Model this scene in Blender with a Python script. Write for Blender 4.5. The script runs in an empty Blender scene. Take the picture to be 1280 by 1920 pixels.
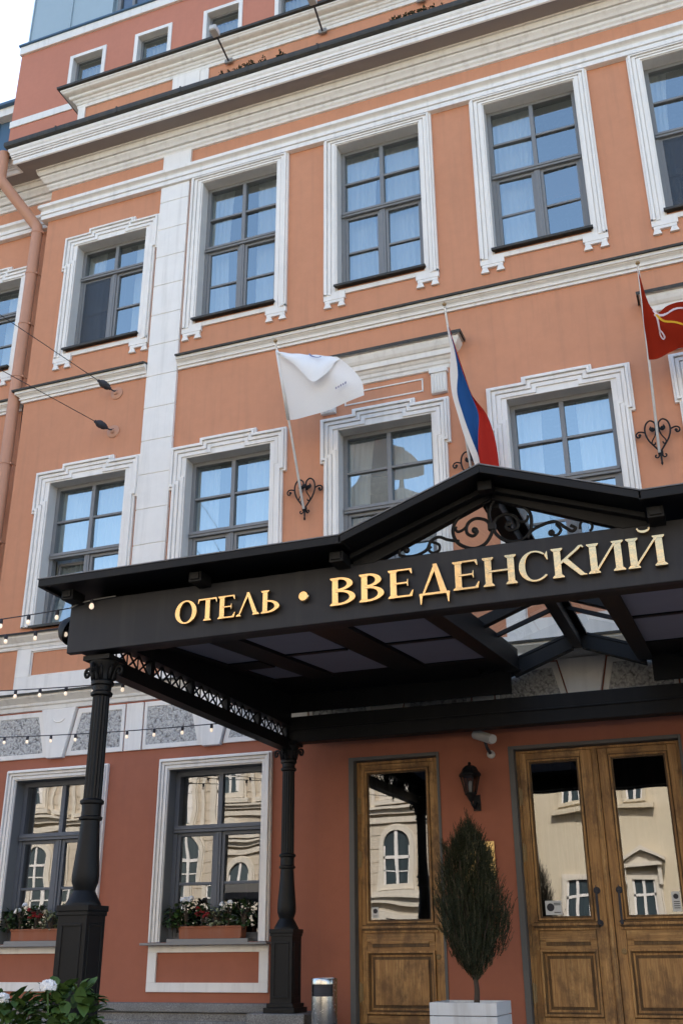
import bpy, bmesh, math, random
from mathutils import Vector, Matrix
R = math.radians
rnd = random.Random(7)
scene = bpy.context.scene
col = scene.collection

# ------------------------------------------------------------------ camera
cam_d = bpy.data.cameras.new("camera")
cam = bpy.data.objects.new("camera", cam_d)
col.objects.link(cam)
scene.camera = cam
cam_d.sensor_fit = 'AUTO'
cam_d.sensor_width = 36.0
cam_d.lens = 1929.05 * 36.0 / 1920.0
cam_d.clip_start = 0.05
cam_d.clip_end = 2000
def set_camera(pos, yaw, pitch, roll):
    cy, sy = math.cos(yaw), math.sin(yaw)
    f0 = Vector((sy, cy, 0)); r0 = Vector((cy, -sy, 0)); u0 = Vector((0, 0, 1))
    f = f0 * math.cos(pitch) + u0 * math.sin(pitch)
    u = u0 * math.cos(pitch) - f0 * math.sin(pitch)
    r = r0 * math.cos(roll) + u * math.sin(roll)
    u = u * math.cos(roll) - r0 * math.sin(roll)
    m = Matrix((r, u, -f)).transposed().to_4x4()
    m.translation = Vector(pos)
    cam.matrix_world = m
set_camera((4.3766, -11.5499, 0.0), R(-20.6136), R(23.4159), R(-0.359))

# ------------------------------------------------------------------ world, sun, exposure
SUN_EL, SUN_AZ = 40.0, 14.0        # the sun stands behind the hotel; the street front is in open shade
w = bpy.data.worlds.new("World"); scene.world = w; w.use_nodes = True
nt = w.node_tree; nt.nodes.clear()
sky = nt.nodes.new('ShaderNodeTexSky'); sky.sky_type = 'NISHITA'; sky.sun_disc = False
sky.sun_elevation = R(SUN_EL); sky.sun_rotation = R(SUN_AZ); sky.air_density = 1.0; sky.dust_density = 2.0; sky.ozone_density = 0.4
bg = nt.nodes.new('ShaderNodeBackground'); bg.inputs['Strength'].default_value = 0.14
out = nt.nodes.new('ShaderNodeOutputWorld')
nt.links.new(sky.outputs[0], bg.inputs['Color']); nt.links.new(bg.outputs[0], out.inputs['Surface'])
sd = bpy.data.lights.new("sun", 'SUN'); sd.energy = 2.9; sd.angle = R(0.5); sd.color = (1.0, 0.95, 0.88)
sun = bpy.data.objects.new("sun", sd); col.objects.link(sun)
sdir = Vector((math.sin(R(SUN_AZ)) * math.cos(R(SUN_EL)), math.cos(R(SUN_AZ)) * math.cos(R(SUN_EL)), math.sin(R(SUN_EL))))
sun.rotation_euler = sdir.to_track_quat('Z', 'Y').to_euler()
sun.location = sdir * 60
scene.view_settings.view_transform = 'Standard'
scene.view_settings.look = 'None'
scene.view_settings.exposure = 1.87
scene.view_settings.gamma = 1.0
scene.view_settings.use_curve_mapping = False
scene.cycles.max_bounces = 10
scene.cycles.diffuse_bounces = 5
scene.cycles.glossy_bounces = 4
scene.cycles.transparent_max_bounces = 12
scene.cycles.caustics_reflective = False
scene.cycles.caustics_refractive = False
scene.cycles.use_denoising = True

# ------------------------------------------------------------------ materials
def new_mat(name):
    m = bpy.data.materials.new(name); m.use_nodes = True
    n = m.node_tree.nodes; b = n['Principled BSDF']
    return m, m.node_tree, b
def N(nt, t, **kw):
    n = nt.nodes.new(t)
    for k, v in kw.items():
        if k in n.inputs: n.inputs[k].default_value = v
        else: setattr(n, k, v)
    return n
def coords(nt, scale=(1, 1, 1)):
    g = nt.nodes.new('ShaderNodeNewGeometry')
    mp = nt.nodes.new('ShaderNodeMapping'); mp.inputs['Scale'].default_value = scale
    nt.links.new(g.outputs['Position'], mp.inputs['Vector'])
    return mp.outputs['Vector']
def ramp(nt, fac, stops):
    r = nt.nodes.new('ShaderNodeValToRGB')
    el = r.color_ramp.elements
    while len(el) < len(stops): el.new(0.5)
    for e, (p, c) in zip(el, stops):
        e.position = p; e.color = (c[0], c[1], c[2], 1)
    nt.links.new(fac, r.inputs['Fac'])
    return r.outputs['Color']
def noise(nt, vec, scale, detail=4, rough=0.55):
    n = N(nt, 'ShaderNodeTexNoise'); n.inputs['Scale'].default_value = scale
    n.inputs['Detail'].default_value = detail; n.inputs['Roughness'].default_value = rough
    nt.links.new(vec, n.inputs['Vector'])
    return n.outputs['Fac']
def mixc(nt, fac, a, b, mode='MIX'):
    m = nt.nodes.new('ShaderNodeMixRGB'); m.blend_type = mode
    for s, v in ((m.inputs[0], fac), (m.inputs[1], a), (m.inputs[2], b)):
        if isinstance(v, (int, float)): s.default_value = v
        elif isinstance(v, tuple): s.default_value = (v[0], v[1], v[2], 1)
        else: nt.links.new(v, s)
    return m.outputs[0]
def bump(nt, b, h, strength=0.3, dist=0.01):
    n = nt.nodes.new('ShaderNodeBump'); n.inputs['Strength'].default_value = strength; n.inputs['Distance'].default_value = dist
    nt.links.new(h, n.inputs['Height']); nt.links.new(n.outputs[0], b.inputs['Normal'])
def S(c): return tuple(x * 1.0 for x in c)

def mat_paint(name, base, vary=0.12, rough=0.85, streak=0.15, grain=0.25, dirt=(0.30, 0.27, 0.24), dirt_amt=0.25, spec=0.3):
    """painted render: broad mottling, rain streaks, a fine grain"""
    m, t, b = new_mat(name)
    v = coords(t)
    broad = noise(t, v, 0.45, 6, 0.62)
    lo = tuple(x * (1 - vary) for x in base); hi = tuple(min(1, x * (1 + vary)) for x in base)
    c = ramp(t, broad, [(0.3, lo), (0.7, hi)])
    mid = noise(t, v, 6.0, 5, 0.65)
    c = mixc(t, 0.35, c, ramp(t, mid, [(0.35, tuple(x * (1 - vary) for x in base)), (0.65, tuple(min(1, x * (1 + vary * .8)) for x in base))]))
    st = noise(t, coords(t, (9, 9, 0.55)), 1.0, 4, 0.6)
    msk = ramp(t, st, [(0.50, (0, 0, 0)), (0.74, (streak,) * 3)])
    c = mixc(t, msk, c, dirt)
    pat = noise(t, v, 1.7, 6, 0.7)
    msk2 = ramp(t, pat, [(0.58, (0, 0, 0)), (0.75, (dirt_amt,) * 3)])
    c = mixc(t, msk2, c, tuple(0.6 * x + 0.4 * d for x, d in zip(base, dirt)))
    t.links.new(c, b.inputs['Base Color'])
    b.inputs['Roughness'].default_value = rough
    b.inputs['Specular IOR Level'].default_value = spec
    fine = noise(t, v, 140.0, 3, 0.6)
    bump(t, b, fine, grain, 0.004)
    return m

M = {}
def mat_cloth_screen():
    m, t, b = new_mat('dark_mesh_screen')
    o = [n for n in t.nodes if n.type == 'OUTPUT_MATERIAL'][0]
    b.inputs['Base Color'].default_value = (0.05, 0.06, 0.075, 1); b.inputs['Roughness'].default_value = 0.6
    tr = N(t, 'ShaderNodeBsdfTransparent'); mx = N(t, 'ShaderNodeMixShader'); mx.inputs[0].default_value = 0.62
    t.links.new(tr.outputs[0], mx.inputs[1]); t.links.new(b.outputs[0], mx.inputs[2]); t.links.new(mx.outputs[0], o.inputs['Surface'])
    return m
M['upper'] = mat_paint('orange_render', (0.56, 0.255, 0.145), 0.09, streak=0.26, dirt_amt=0.28, dirt=(0.33, 0.17, 0.11))
M['lower'] = mat_paint('terracotta_render', (0.35, 0.125, 0.075), 0.10, streak=0.22, dirt_amt=0.28, dirt=(0.26, 0.10, 0.07))
M['rear'] = mat_paint('rose_render', (0.52, 0.205, 0.135), 0.07, streak=0.08, dirt_amt=0.12, dirt=(0.30, 0.13, 0.10))
M['white'] = mat_paint('white_trim', (0.81, 0.775, 0.73), 0.06, streak=0.26, dirt=(0.40, 0.37, 0.33), dirt_amt=0.30, grain=0.15)
M['cream'] = mat_paint('cornice_white', (0.77, 0.74, 0.69), 0.06, streak=0.30, dirt=(0.38, 0.33, 0.28), dirt_amt=0.34, grain=0.15)
M['soffit'] = mat_paint('soffit_shade_brown', (0.30, 0.255, 0.225), 0.06, streak=0.05, dirt_amt=0.1)  # white cornice trim darkened to brown: the soffit's shade is put into the colour
M['reveal'] = mat_paint('reveal_grey', (0.70, 0.685, 0.66), 0.06, streak=0.12, dirt_amt=0.2)
M['greyframe'] = mat_paint('grey_window_paint', (0.20, 0.203, 0.208), 0.06, rough=0.5, streak=0.08, dirt=(0.2, 0.19, 0.18), grain=0.1, spec=0.4)
M['greyframe2'] = mat_paint('slate_window_paint', (0.105, 0.115, 0.135), 0.06, rough=0.5, streak=0.05, dirt=(0.12, 0.12, 0.12), grain=0.1, spec=0.4)
M['doorcase'] = mat_paint('grey_door_case', (0.12, 0.115, 0.11), 0.06, rough=0.6, streak=0.1, dirt=(0.08, 0.07, 0.06))
M['black'] = mat_paint('black_iron_paint', (0.006, 0.006, 0.0068), 0.15, rough=0.5, streak=0.2, dirt=(0.022, 0.021, 0.02), dirt_amt=0.3, grain=0.15, spec=0.25)
M['sign'] = mat_paint('dark_sign_paint', (0.024, 0.0245, 0.029), 0.10, rough=0.50, streak=0.35, dirt=(0.055, 0.053, 0.052), dirt_amt=0.3, grain=0.1, spec=0.25)
M['gutter'] = mat_paint('dark_gutter_metal', (0.045, 0.043, 0.038), 0.2, rough=0.55, streak=0.4, dirt=(0.11, 0.09, 0.06), dirt_amt=0.4)
M['ceil'] = mat_paint('dark_blue_board', (0.25, 0.265, 0.33), 0.08, rough=0.6, streak=0.05, dirt=(0.06, 0.06, 0.07))
M['bluemetal'] = mat_paint('pale_blue_cladding', (0.36, 0.45, 0.50), 0.04, rough=0.45, streak=0.08, dirt=(0.3, 0.35, 0.38), grain=0.0)
M['darkblue'] = mat_paint('dark_blue_roof_metal', (0.07, 0.13, 0.20), 0.1, rough=0.45, streak=0.1, dirt=(0.1, 0.12, 0.14), grain=0.0)
M['pipe'] = mat_paint('orange_pipe_paint', (0.52, 0.26, 0.16), 0.08, rough=0.5, streak=0.25, dirt=(0.30, 0.17, 0.11), grain=0.05, spec=0.4)
M['conduit'] = mat_paint('grey_conduit', (0.25, 0.24, 0.23), 0.1, rough=0.6)
M['lead'] = mat_paint('lead_flashing', (0.16, 0.16, 0.165), 0.25, rough=0.5, streak=0.3)
M['screen'] = mat_cloth_screen()
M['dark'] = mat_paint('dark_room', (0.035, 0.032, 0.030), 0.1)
M['terracotta'] = mat_paint('terracotta_trough', (0.30, 0.105, 0.055), 0.12, rough=0.8, streak=0.2)
M['planterwhite'] = mat_paint('planter_white', (0.68, 0.70, 0.73), 0.05, rough=0.6, streak=0.45, dirt=(0.34, 0.32, 0.30), dirt_amt=0.45, grain=0.05)
M['soil'] = mat_paint('soil', (0.04, 0.028, 0.02), 0.3, grain=1.0)
M['camwhite'] = mat_paint('camera_housing_grey', (0.55, 0.54, 0.52), 0.05, rough=0.4, streak=0.1, grain=0)
M['brass_dull'] = mat_paint('dull_brass', (0.30, 0.20, 0.09), 0.2, rough=0.4)

def mat_metal(name, base, rough, rv=0.1, sc=8, bumps=0.0):
    m, t, b = new_mat(name)
    b.inputs['Metallic'].default_value = 1.0
    v = coords(t)
    n = noise(t, v, sc, 5, 0.6)
    c = ramp(t, n, [(0.3, tuple(x * 0.82 for x in base)), (0.7, base)])
    t.links.new(c, b.inputs['Base Color'])
    mr = N(t, 'ShaderNodeMapRange'); mr.inputs['To Min'].default_value = max(0.02, rough - rv); mr.inputs['To Max'].default_value = rough + rv
    t.links.new(n, mr.inputs['Value']); t.links.new(mr.outputs[0], b.inputs['Roughness'])
    if bumps: bump(t, b, noise(t, v, 26, 2, 0.5), bumps, 0.003)
    return m
M['gold'] = mat_metal('polished_brass', (0.74, 0.50, 0.25), 0.16, 0.08, 9, 0.22)
M['steel'] = mat_metal('brushed_steel', (0.62, 0.61, 0.59), 0.25, 0.08, 40)
M['pole'] = mat_metal('pale_pole_metal', (0.66, 0.66, 0.67), 0.42, 0.08, 12)
M['brassplate'] = mat_metal('brass_plate', (0.62, 0.44, 0.20), 0.32, 0.1, 12)

def mat_wood(name, k, horiz=False, worn=0.6):
    m, t, b = new_mat(name)
    f = lambda *c: tuple(min(1, x * k) for x in c)
    ax = (0.9, 14, 14) if horiz else (14, 14, 0.9)
    n1 = noise(t, coords(t, ax), 1.6, 6, 0.65)
    c = ramp(t, n1, [(0.25, f(0.21, 0.098, 0.030)), (0.5, f(0.42, 0.225, 0.078)), (0.75, f(0.62, 0.37, 0.15))])
    ax2 = (2.2, 70, 70) if horiz else (70, 70, 2.2)
    n2 = noise(t, coords(t, ax2), 2.0, 3, 0.6)
    c = mixc(t, ramp(t, n2, [(0.45, (0, 0, 0)), (0.7, (0.6,) * 3)]), c, f(0.11, 0.05, 0.018))
    w = noise(t, coords(t, (1.4, 1.4, 0.8)), 3.0, 6, 0.72)
    c = mixc(t, ramp(t, w, [(0.47, (0, 0, 0)), (0.62, (worn,) * 3)]), c, f(0.10, 0.052, 0.024))
    pl = noise(t, coords(t, (7, 7, 0.02)), 1.0, 0, 0.5)       # boards of different tone
    c = mixc(t, ramp(t, pl, [(0.4, (0, 0, 0)), (0.6, (0.3,) * 3)]), c, f(0.24, 0.12, 0.045))
    t.links.new(c, b.inputs['Base Color'])
    b.inputs['Roughness'].default_value = 0.5
    b.inputs['Specular IOR Level'].default_value = 0.35
    bump(t, b, n2, 0.25, 0.003)
    return m
M['wood'] = mat_wood('varnished_oak', 1.1, worn=0.8)
M['woodrail'] = mat_wood('varnished_oak_rail', 1.0, True, 0.8)
M['woodtrim'] = mat_wood('dark_oak_moulding', 0.33, False, 0.8)

def mat_granite():
    m, t, b = new_mat('grey_granite')
    v = coords(t)
    n1 = noise(t, v, 90, 3, 0.7); n2 = noise(t, v, 3, 5, 0.6)
    c = ramp(t, n1, [(0.3, (0.05, 0.05, 0.05)), (0.5, (0.20, 0.195, 0.19)), (0.72, (0.38, 0.37, 0.36))])
    c = mixc(t, ramp(t, n2, [(0.4, (0, 0, 0)), (0.7, (0.6,) * 3)]), c, (0.10, 0.095, 0.09))
    t.links.new(c, b.inputs['Base Color']); b.inputs['Roughness'].default_value = 0.7
    bump(t, b, n1, 0.3, 0.004)
    return m
M['granite'] = mat_granite()

def mat_slab():
    m, t, b = new_mat('vermiculated_stucco')
    v = coords(t)
    vo = N(t, 'ShaderNodeTexVoronoi'); vo.feature = 'SMOOTH_F1'; vo.inputs['Scale'].default_value = 36
    n0 = N(t, 'ShaderNodeTexNoise'); n0.inputs['Scale'].default_value = 14; t.links.new(v, n0.inputs['Vector'])
    ad = nt_add = N(t, 'ShaderNodeVectorMath'); ad.operation = 'MULTIPLY_ADD'
    t.links.new(n0.outputs['Color'], ad.inputs[0]); ad.inputs[1].default_value = (0.09, 0.09, 0.09); t.links.new(v, ad.inputs[2])
    t.links.new(ad.outputs[0], vo.inputs['Vector'])
    d = vo.outputs['Distance']
    c = ramp(t, d, [(0.25, (0.56, 0.55, 0.53)), (0.5, (0.40, 0.39, 0.38)), (0.78, (0.13, 0.125, 0.12))])
    t.links.new(c, b.inputs['Base Color']); b.inputs['Roughness'].default_value = 0.9
    inv = N(t, 'ShaderNodeMath'); inv.operation = 'SUBTRACT'; inv.inputs[0].default_value = 1.0; t.links.new(d, inv.inputs[1])
    bump(t, b, inv.outputs[0], 1.0, 0.02)
    return m
M['slab'] = mat_slab()

def mat_glass(name, ior, tint=(1, 1, 1), wave=0.02, wsc=2.0, gtint=(1, 1, 1)):
    """pane: partly mirror, partly clear"""
    m, t, b = new_mat(name)
    t.nodes.remove(b)
    o = [n for n in t.nodes if n.type == 'OUTPUT_MATERIAL'][0]
    tr = N(t, 'ShaderNodeBsdfTransparent'); tr.inputs[0].default_value = (*tint, 1)
    gl = N(t, 'ShaderNodeBsdfGlossy'); gl.inputs['Roughness'].default_value = 0.0; gl.inputs[0].default_value = (*gtint, 1)
    fr = N(t, 'ShaderNodeFresnel'); fr.inputs['IOR'].default_value = ior
    gm = N(t, 'ShaderNodeNewGeometry'); mr = N(t, 'ShaderNodeMapRange'); mr.inputs['To Min'].default_value = ior; mr.inputs['To Max'].default_value = 1 / ior
    t.links.new(gm.outputs['Backfacing'], mr.inputs['Value']); t.links.new(mr.outputs[0], fr.inputs['IOR'])
    mx = N(t, 'ShaderNodeMixShader')
    v = coords(t)
    bn = N(t, 'ShaderNodeBump'); bn.inputs['Strength'].default_value = 1.0; bn.inputs['Distance'].default_value = wave
    t.links.new(noise(t, v, wsc, 1, 0.4), bn.inputs['Height'])
    t.links.new(bn.outputs[0], gl.inputs['Normal'])
    t.links.new(fr.outputs[0], mx.inputs[0]); t.links.new(tr.outputs[0], mx.inputs[1]); t.links.new(gl.outputs[0], mx.inputs[2])
    t.links.new(mx.outputs[0], o.inputs['Surface'])
    return m
M['glass'] = mat_glass('window_glass', 4.2, (0.86, 0.9, 0.92), 0.0014, 2.0, (0.90, 1.0, 0.98))
M['glass_low'] = mat_glass('street_window_glass', 2.5, (0.7, 0.72, 0.72), 0.0024, 1.4)
M['glass_roof'] = mat_glass('roof_glass', 1.5, (0.82, 0.86, 0.88), 0.002, 2.0)
M['glass_lamp'] = mat_glass('lantern_glass', 1.6, (0.6, 0.6, 0.6), 0.004, 9.0)

def mat_cloth(name, base, trans=0.4):
    m, t, b = new_mat(name)
    t.nodes.remove(b)
    o = [n for n in t.nodes if n.type == 'OUTPUT_MATERIAL'][0]
    d = N(t, 'ShaderNodeBsdfDiffuse'); tl = N(t, 'ShaderNodeBsdfTranslucent'); mx = N(t, 'ShaderNodeMixShader'); mx.inputs[0].default_value = trans
    wv = noise(t, coords(t), 260, 2, 0.5)
    c = ramp(t, wv, [(0.3, tuple(x * 0.9 for x in base)), (0.7, base)])
    t.links.new(c, d.inputs[0]); t.links.new(c, tl.inputs[0])
    t.links.new(d.outputs[0], mx.inputs[1]); t.links.new(tl.outputs[0], mx.inputs[2]); t.links.new(mx.outputs[0], o.inputs['Surface'])
    return m
M['curtain'] = mat_cloth('white_curtain', (0.72, 0.76, 0.74), 0.35)
M['flagwhite'] = mat_cloth('white_flag_cloth', (0.97, 0.965, 0.96), 0.22)
M['flagblue'] = mat_cloth('blue_flag_cloth', (0.035, 0.13, 0.40), 0.35)
M['flagred'] = mat_cloth('red_flag_cloth', (0.55, 0.045, 0.035), 0.35)
M['flagcrimson'] = mat_cloth('crimson_flag_cloth', (0.33, 0.030, 0.014), 0.35)
M['flagyellow'] = mat_cloth('yellow_flag_print', (0.75, 0.42, 0.04), 0.2)
M['flaggrey'] = mat_cloth('violet_grey_print', (0.25, 0.24, 0.36), 0.2)
M['flagpink'] = mat_cloth('pale_anchor_print', (0.80, 0.66, 0.68), 0.2)

def mat_leaf(name, a, bcol, trans=0.25):
    m, t, b = new_mat(name)
    n = noise(t, coords(t), 9, 4, 0.6)
    oi = N(t, 'ShaderNodeNewGeometry')
    c = mixc(t, oi.outputs['Random Per Island'], ramp(t, n, [(0.3, a), (0.7, bcol)]), tuple(0.5 * (x + y) * 1.3 for x, y in zip(a, bcol)))
    t.links.new(c, b.inputs['Base Color']); b.inputs['Roughness'].default_value = 0.55
    b.inputs['Specular IOR Level'].default_value = 0.25
    return m
M['conifer'] = mat_leaf('dark_conifer_green', (0.014, 0.017, 0.008), (0.040, 0.046, 0.022))
M['conifer_tip'] = mat_leaf('brownish_conifer_sprays', (0.05, 0.045, 0.028), (0.10, 0.095, 0.055))
M['leaf'] = mat_leaf('garden_leaf', (0.03, 0.065, 0.018), (0.075, 0.13, 0.03))
M['leafdark'] = mat_leaf('geranium_leaf', (0.02, 0.04, 0.014), (0.05, 0.085, 0.028))
M['petal'] = mat_leaf('white_petal', (0.70, 0.70, 0.72), (0.85, 0.84, 0.82))
M['redpetal'] = mat_leaf('red_petal', (0.20, 0.012, 0.015), (0.30, 0.03, 0.03))
M['variegated'] = mat_leaf('variegated_leaf', (0.10, 0.12, 0.05), (0.35, 0.36, 0.22))
M['moss'] = mat_leaf('roof_weed', (0.014, 0.02, 0.009), (0.035, 0.042, 0.018))
M['bark'] = mat_paint('bark', (0.075, 0.055, 0.042), 0.3, grain=1.0)

def mat_emit(name, c, s):
    m, t, b = new_mat(name)
    b.inputs['Base Color'].default_value = (*c, 1); b.inputs['Emission Color'].default_value = (*c, 1); b.inputs['Emission Strength'].default_value = s
    b.inputs['Roughness'].default_value = 0.2
    return m
M['bulb'] = mat_emit('warm_bulb', (1.0, 0.82, 0.64), 0.2)
M['asphalt'] = mat_paint('asphalt', (0.055, 0.054, 0.052), 0.2, grain=0.6, streak=0.0)
M['paving'] = mat_paint('paving', (0.13, 0.125, 0.12), 0.12, grain=0.5, streak=0.0)
M['opcream'] = mat_paint('opposite_cream_stone', (0.57, 0.50, 0.40), 0.10, streak=0.25, dirt=(0.35, 0.27, 0.19), grain=0)
M['opyellow'] = mat_paint('opposite_yellow_render', (0.62, 0.54, 0.40), 0.10, streak=0.2, dirt=(0.42, 0.33, 0.22), grain=0)
M['optrim'] = mat_paint('opposite_pale_trim', (0.68, 0.62, 0.52), 0.05, streak=0.2, grain=0)
M['opglass'], _t, _b = new_mat('opposite_dark_glass'); _b.inputs['Base Color'].default_value = (0.05, 0.07, 0.08, 1); _b.inputs['Roughness'].default_value = 0.08
M['oproof'] = mat_paint('opposite_roof', (0.06, 0.06, 0.065), 0.1)
M['parasol'] = mat_cloth('beige_parasol', (0.60, 0.52, 0.40), 0.3)
M['paper'] = mat_paint('paper_notice', (0.62, 0.63, 0.64), 0.03, rough=0.6, streak=0.0, grain=0)
M['ink'] = mat_paint('dark_ink', (0.05, 0.05, 0.06), 0.1, streak=0)

# ------------------------------------------------------------------ mesh building
class MB:
    def __init__(s): s.v = []; s.f = []; s.m = []
    def add(s, vs, fs, mi=0):
        k = len(s.v); s.v += [tuple(p) for p in vs]
        for f in fs: s.f.append(tuple(i + k for i in f)); s.m.append(mi)
        return s
    def box(s, x0, x1, y0, y1, z0, z1, mi=0):
        if x0 > x1: x0, x1 = x1, x0
        if y0 > y1: y0, y1 = y1, y0
        if z0 > z1: z0, z1 = z1, z0
        vs = [(x, y, z) for z in (z0, z1) for y in (y0, y1) for x in (x0, x1)]
        return s.add(vs, [(0, 2, 3, 1), (4, 5, 7, 6), (0, 1, 5, 4), (2, 6, 7, 3), (0, 4, 6, 2), (1, 3, 7, 5)], mi)
    def quad(s, a, b, c, d, mi=0): return s.add([a, b, c, d], [(0, 1, 2, 3)], mi)
    def prism(s, pts, y0, y1, mi=0):
        """polygon in XZ (counter-clockwise seen from -Y) extruded from y0 (front) to y1"""
        n = len(pts)
        vs = [(x, y0, z) for x, z in pts] + [(x, y1, z) for x, z in pts]
        fs = [tuple(range(n)), tuple(reversed(range(n, 2 * n)))]
        fs += [(j, i, n + i, n + j) for i, j in ((i, (i + 1) % n) for i in range(n))]
        return s.add(vs, fs, mi)
    def strip(s, A, B, y0, y1, mi=0, closed=False):
        """band between two XZ polylines, extruded"""
        n = len(A)
        vs = [(x, y0, z) for x, z in A] + [(x, y0, z) for x, z in B] + [(x, y1, z) for x, z in A] + [(x, y1, z) for x, z in B]
        fs = []
        for i in range(n if closed else n - 1):
            j = (i + 1) % n
            fs += [(i, j, n + j, n + i), (2 * n + j, 2 * n + i, 3 * n + i, 3 * n + j), (j, i, 2 * n + i, 2 * n + j), (n + i, n + j, 3 * n + j, 3 * n + i)]
        if not closed:
            fs += [(0, n, 3 * n, 2 * n), (n - 1, 3 * n - 1, 4 * n - 1, 2 * n - 1)]
            fs[-1] = (n - 1, 2 * n + n - 1, 3 * n + n - 1, n + n - 1)
        return s.add(vs, fs, mi)
    def tube(s, pts, r, n=8, mi=0, cap=True):
        pts = [Vector(p) for p in pts]
        rs = r if isinstance(r, (list, tuple)) else [r] * len(pts)
        up = None; vs = []
        for i, p in enumerate(pts):
            d = (pts[min(i + 1, len(pts) - 1)] - pts[max(i - 1, 0)])
            if d.length < 1e-9: d = Vector((0, 0, 1))
            d.normalize()
            if up is None:
                a = Vector((0, 0, 1)) if abs(d.z) < 0.9 else Vector((1, 0, 0))
                up = (a - d * a.dot(d)).normalized()
            else:
                up = up - d * up.dot(d)
                if up.length < 1e-6: up = d.orthogonal()
                up.normalize()
            q = d.cross(up)
            for k in range(n):
                t = 2 * math.pi * k / n
                vs.append(p + (up * math.cos(t) + q * math.sin(t)) * rs[i])
        fs = []
        for i in range(len(pts) - 1):
            for k in range(n):
                fs.append((i * n + k, i * n + (k + 1) % n, (i + 1) * n + (k + 1) % n, (i + 1) * n + k))
        if cap:
            fs.append(tuple(reversed(range(n)))); e = (len(pts) - 1) * n; fs.append(tuple(range(e, e + n)))
        return s.add(vs, fs, mi)
    def lathe(s, prof, cx, cy, n=20, mi=0, flute=0.0, nf=0, z0=0.0):
        vs = []
        for r, z in prof:
            for k in range(n):
                t = 2 * math.pi * k / n
                rr = r * (1 - (flute if nf and k % 2 else 0))
                vs.append((cx + rr * math.cos(t), cy + rr * math.sin(t), z0 + z))
        fs = []
        for i in range(len(prof) - 1):
            for k in range(n):
                fs.append((i * n + k, i * n + (k + 1) % n, (i + 1) * n + (k + 1) % n, (i + 1) * n + k))
        fs.append(tuple(reversed(range(n)))); e = (len(prof) - 1) * n; fs.append(tuple(range(e, e + n)))
        return s.add(vs, fs, mi)
    def sheet(s, rows, mi=0, mis=None):
        a = len(rows); b = len(rows[0])
        vs = [p for r in rows for p in r]
        k = len(s.v); s.v += [tuple(p) for p in vs]
        for i in range(a - 1):
            for j in range(b - 1):
                s.f.append((k + i * b + j, k + i * b + j + 1, k + (i + 1) * b + j + 1, k + (i + 1) * b + j))
                s.m.append(mis(i, j) if mis else mi)
        return s
    def bar(s, a, b, w, h, up=(0, 0, 1), mi=0):
        """rectangular bar from a to b, width w sideways, height h along up"""
        a = Vector(a); b = Vector(b); d = (b - a).normalized(); u = Vector(up); u = (u - d * u.dot(d)).normalized(); q = d.cross(u)
        vs = []
        for p in (a, b):
            for su, sq in ((-1, -1), (-1, 1), (1, 1), (1, -1)):
                vs.append(p + u * (su * h / 2) + q * (sq * w / 2))
        return s.add(vs, [(0, 1, 2, 3), (7, 6, 5, 4), (0, 4, 5, 1), (1, 5, 6, 2), (2, 6, 7, 3), (3, 7, 4, 0)], mi)
    def build(s, name, mats, parent=None, smooth=False, bevel=0.0, fix=True):
        me = bpy.data.meshes.new(name); me.from_pydata(s.v, [], s.f)
        if not isinstance(mats, (list, tuple)): mats = [mats]
        for m in mats: me.materials.append(m)
        me.polygons.foreach_set('material_index', s.m)
        if fix:
            bm = bmesh.new(); bm.from_mesh(me); bmesh.ops.recalc_face_normals(bm, faces=bm.faces); bm.to_mesh(me); bm.free()
        if smooth:
            me.polygons.foreach_set('use_smooth', [True] * len(me.polygons))
        o = bpy.data.objects.new(name, me); col.objects.link(o)
        if smooth == 'auto':
            md = o.modifiers.new('es', 'EDGE_SPLIT'); md.split_angle = R(38)
        if bevel:
            md = o.modifiers.new('bv', 'BEVEL'); md.width = bevel; md.segments = 2; md.limit_method = 'ANGLE'; md.angle_limit = R(40)
        if parent is not None: child(o, parent)
        return o
def child(o, parent):
    o.parent = parent
    w_ = Matrix.Identity(4); p = parent
    while p is not None:
        w_ = p.matrix_basis if p.parent is None else w_
        p = p.parent
    o.matrix_parent_inverse = Matrix.Translation(-w_.translation) if parent.parent is None else Matrix.Identity(4)
def thing(name, label, cat, loc=(0, 0, 0), group=None):
    o = bpy.data.objects.new(name, None); o.empty_display_size = 0.2; col.objects.link(o); o.location = loc
    bpy.context.view_layer.update()
    o['label'] = label; o['category'] = cat
    if group: o['group'] = group
    return o
def tag(o, label, cat, group=None):
    o['label'] = label; o['category'] = cat
    if group: o['group'] = group
    return o
def structure(o): o['kind'] = 'structure'; return o
def spline(pts, n=6):
    """Catmull-Rom through points"""
    P = [Vector(p) for p in pts]; P = [2 * P[0] - P[1]] + P + [2 * P[-1] - P[-2]]
    o = []
    for i in range(1, len(P) - 2):
        for k in range(n):
            t = k / n; a, b, c, d = P[i - 1], P[i], P[i + 1], P[i + 2]
            o.append(0.5 * ((2 * b) + (c - a) * t + (2 * a - 5 * b + 4 * c - d) * t * t + (3 * b - a - 3 * c + d) * t ** 3))
    o.append(P[-2]); return o
def offset_path(path, o):
    """offset a polyline in XY outward by o (outward = right-hand normal (dy,-dx))"""
    ns = []
    for i in range(len(path) - 1):
        dx, dy = path[i + 1][0] - path[i][0], path[i + 1][1] - path[i][1]
        l = math.hypot(dx, dy); ns.append((dy / l, -dx / l))
    r = []
    for i, p in enumerate(path):
        if i == 0: n = ns[0]; r.append((p[0] + n[0] * o, p[1] + n[1] * o))
        elif i == len(path) - 1: n = ns[-1]; r.append((p[0] + n[0] * o, p[1] + n[1] * o))
        else:
            a, b = ns[i - 1], ns[i]; k = 1 + a[0] * b[0] + a[1] * b[1]
            r.append((p[0] + (a[0] + b[0]) / k * o, p[1] + (a[1] + b[1]) / k * o))
    return r
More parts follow.
